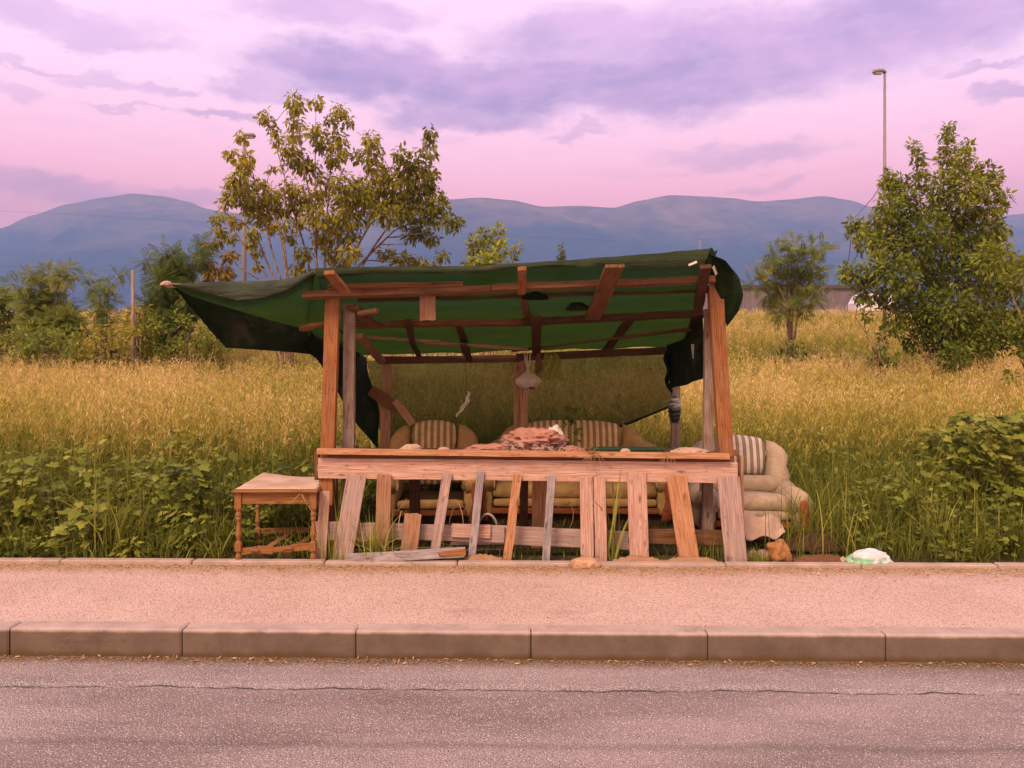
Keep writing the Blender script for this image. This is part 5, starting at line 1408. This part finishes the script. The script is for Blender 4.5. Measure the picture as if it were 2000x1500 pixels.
tuft('grass_tuft', 'moss-green short grass left of the brown rock', 'grass tuft', (px2x(1480, 5.9), 5.89, 0), 120, .12, .045, .006, 58, .1, .5)
tuft('grass_tuft', 'tall grass clump in the middle of the left verge', 'grass tuft', (px2x(235, 6.15), 6.1, 0), 90, .72, .09, .010, 59, .1, .45)

# ------------------------------------------------------------------ lamps, pole, wire, building, far road
m, k = newmat('lamp_metal'); finish(k, C(.20, .155, .155), .5, spec=.5); M['lamp'] = m
m, k = newmat('lamp_glass'); finish(k, C(.55, .50, .48), .25, spec=.5); M['lampg'] = m
def street_lamp(label, px, pytop, Y, w, side, headl, group='street lamps along the far road'):
    top = P(px, pytop, Y); gz = ground_z(Y)
    root = thing('street_lamp', label, 'street lamp', (top.x, Y, gz), 0, group); h = top.z - gz
    MB().tube([(0, 0, -.1), (0, 0, h * .5), (0, 0, h)], [w * .6, w * .5, w * .36], 12).build('pole', M['lamp'], root, smooth=True)
    mb = MB(); mb.tube([(.04 * -side, 0, h - .02), (side * headl * .15, 0, h + .035), (side * headl * .5, 0, h + .03), (side * headl * .85, 0, h + .01), (side * headl, 0, h - .02)], [.035, .075, .095, .085, .02], 12)
    mb.v = [(a, b * 1.3, h + (c - h) * .85) for a, b, c in mb.v]
    mb.build('lamp_head', M['lamp'], root, smooth=True)
    MB().rbox((side * headl * .55, 0, h - .045), (headl * .6, .16, .05), .024, n=4).build('lamp_glass', M['lampg'], root, smooth=True)
    return root
street_lamp('tall street lamp rising behind the bushy right tree', 1728, 141, 24, .10, -1, .38)
street_lamp('street lamp half hidden by the sparse tree of thin stems', 477, 266, 24, .13, 1, .36)
street_lamp('tiny far street lamp just above the right end of the roof', 1367, 468, 95, .20, 1, 1.0)
pp = P(258, 528, 16.5); pole = MB().tube([(pp.x, 16.5, ground_z(16.5) - .1), (pp.x + .02, 16.5, (pp.z + ground_z(16.5)) / 2), (pp.x + .015, 16.5, pp.z)], [.042, .038, .034], 9)
tag(pole.build('wooden_pole', M['oldp'], smooth=True), 'weathered wooden pole standing among the shrubs at the left', 'pole')
wire = MB(); wp = []
for i in range(41):
    u = i / 40; px = -400 + 2400 * u; wp.append(P(px, 519 + (px) * .075 - 150 * 0 + (-60 * (u - .17) * 1.2 if u > .17 else 0) - 26 * math.sin(math.pi * u) * 0, 70))
m, k = newmat('wire_black'); finish(k, C(.05, .045, .05), .6); M['wire'] = m
tag(wire.tube(wp, .009, 5).build('overhead_wire', M['wire'], smooth=True), 'thin overhead wire crossing before the mountains', 'wire')
w2 = MB().tube([P(-300, 403, 90), P(0, 412, 90), P(92, 416, 90), P(500, 440, 90), P(1200, 470, 90)], .008, 5)
tag(w2.build('overhead_wire', M['wire'], smooth=True), 'upper overhead wire at the left side of the sky', 'wire')
# long low grey building
m, k = newmat('roof_edge'); finish(k, C(.075, .06, .06), .6); M['wire2'] = m
m, k = newmat('cladding'); ob = k.n('ShaderNodeTexCoord').outputs['Object']; sx = k.n('ShaderNodeSeparateXYZ', {0: ob}).outputs[0]
n = k.noise(k.scale(ob, (.5, 1, .15)), 3.0, 4); rb = k.math('SINE', k.math('MULTIPLY', sx, 21.0))
finish(k, k.mix(k.remap(n, .3, .7), (.135, .10, .115), (.19, .145, .165)), .6, rb, .3, .05, .3); M['clad'] = m
BY = 92.0; bz = ground_z(BY); bl = thing('long_building', 'long low grey building with a dark roof edge beyond the field', 'building', (px2x(1500, BY), BY, bz))
xa, xb = px2x(1300, BY) - px2x(1500, BY), px2x(1690, BY) - px2x(1500, BY)
zt = P(1500, 559, BY).z - bz
MB().box(((xa + xb) / 2, 7, zt / 2 - .4), (xb - xa, 14, zt + .2)).build('wall', M['clad'], bl)
MB().box(((xa + xb) / 2, 7, zt - .1), (xb - xa + .5, 14.5, .42)).build('roof', M['wire2'], bl, bevel=.02)
fr_ = MB()
for i in range(9): fr_.box((xa + (xb - xa) * (i + .5) / 9, -.03, zt / 2 - .4), (.10, .08, zt))
fr_.build('cladding_posts', M['lamp'], bl)
m, k = newmat('white_paint'); finish(k, C(.72, .62, .66), .5); M['wpaint'] = m
VX = px2x(1692, 80.0); vn = thing('parked_van', 'pinkish white van at the end of the grey building, half hidden by the bushy tree', 'van', (VX, 80.0, ground_z(80.0) + .3))
vb = MB(); prof = [(-1.5, .35), (-1.55, 1.2), (-1.1, 1.95), (-.7, 2.15), (2.6, 2.2), (2.7, .35)]
vb.add([(x, y, z) for y in (-.95, .95) for x, z in prof], [[0, 1, 2, 3, 4, 5][::-1], [6, 7, 8, 9, 10, 11]] + [[i, (i + 1) % 6, (i + 1) % 6 + 6, i + 6] for i in range(6)])
vb.build('body', M['wpaint'], vn, bevel=.08)
m, k = newmat('dark_glass'); finish(k, C(.03, .03, .035), .15, spec=.6); M['dglass'] = m
MB().add([(-1.40, -.96, 1.25), (-1.08, -.96, 1.85), (-.2, -.96, 1.85), (-.2, -.96, 1.25)], [[0, 1, 2, 3]]).build('window', M['dglass'], vn, solid=.02)
for x in (-.9, 1.9):
    MB().tube([(x, -1.0, .34), (x, -.78, .34)], .34, 18).build('wheel', M['wire'], vn)
rd = MB().sheet(lambda u, v: (-60 + 50 * u, 30.5 + 3.5 * v, ground_z(30.5 + 3.5 * v) + .03), 20, 4)
structure(rd.build('far_road', M['paving']))
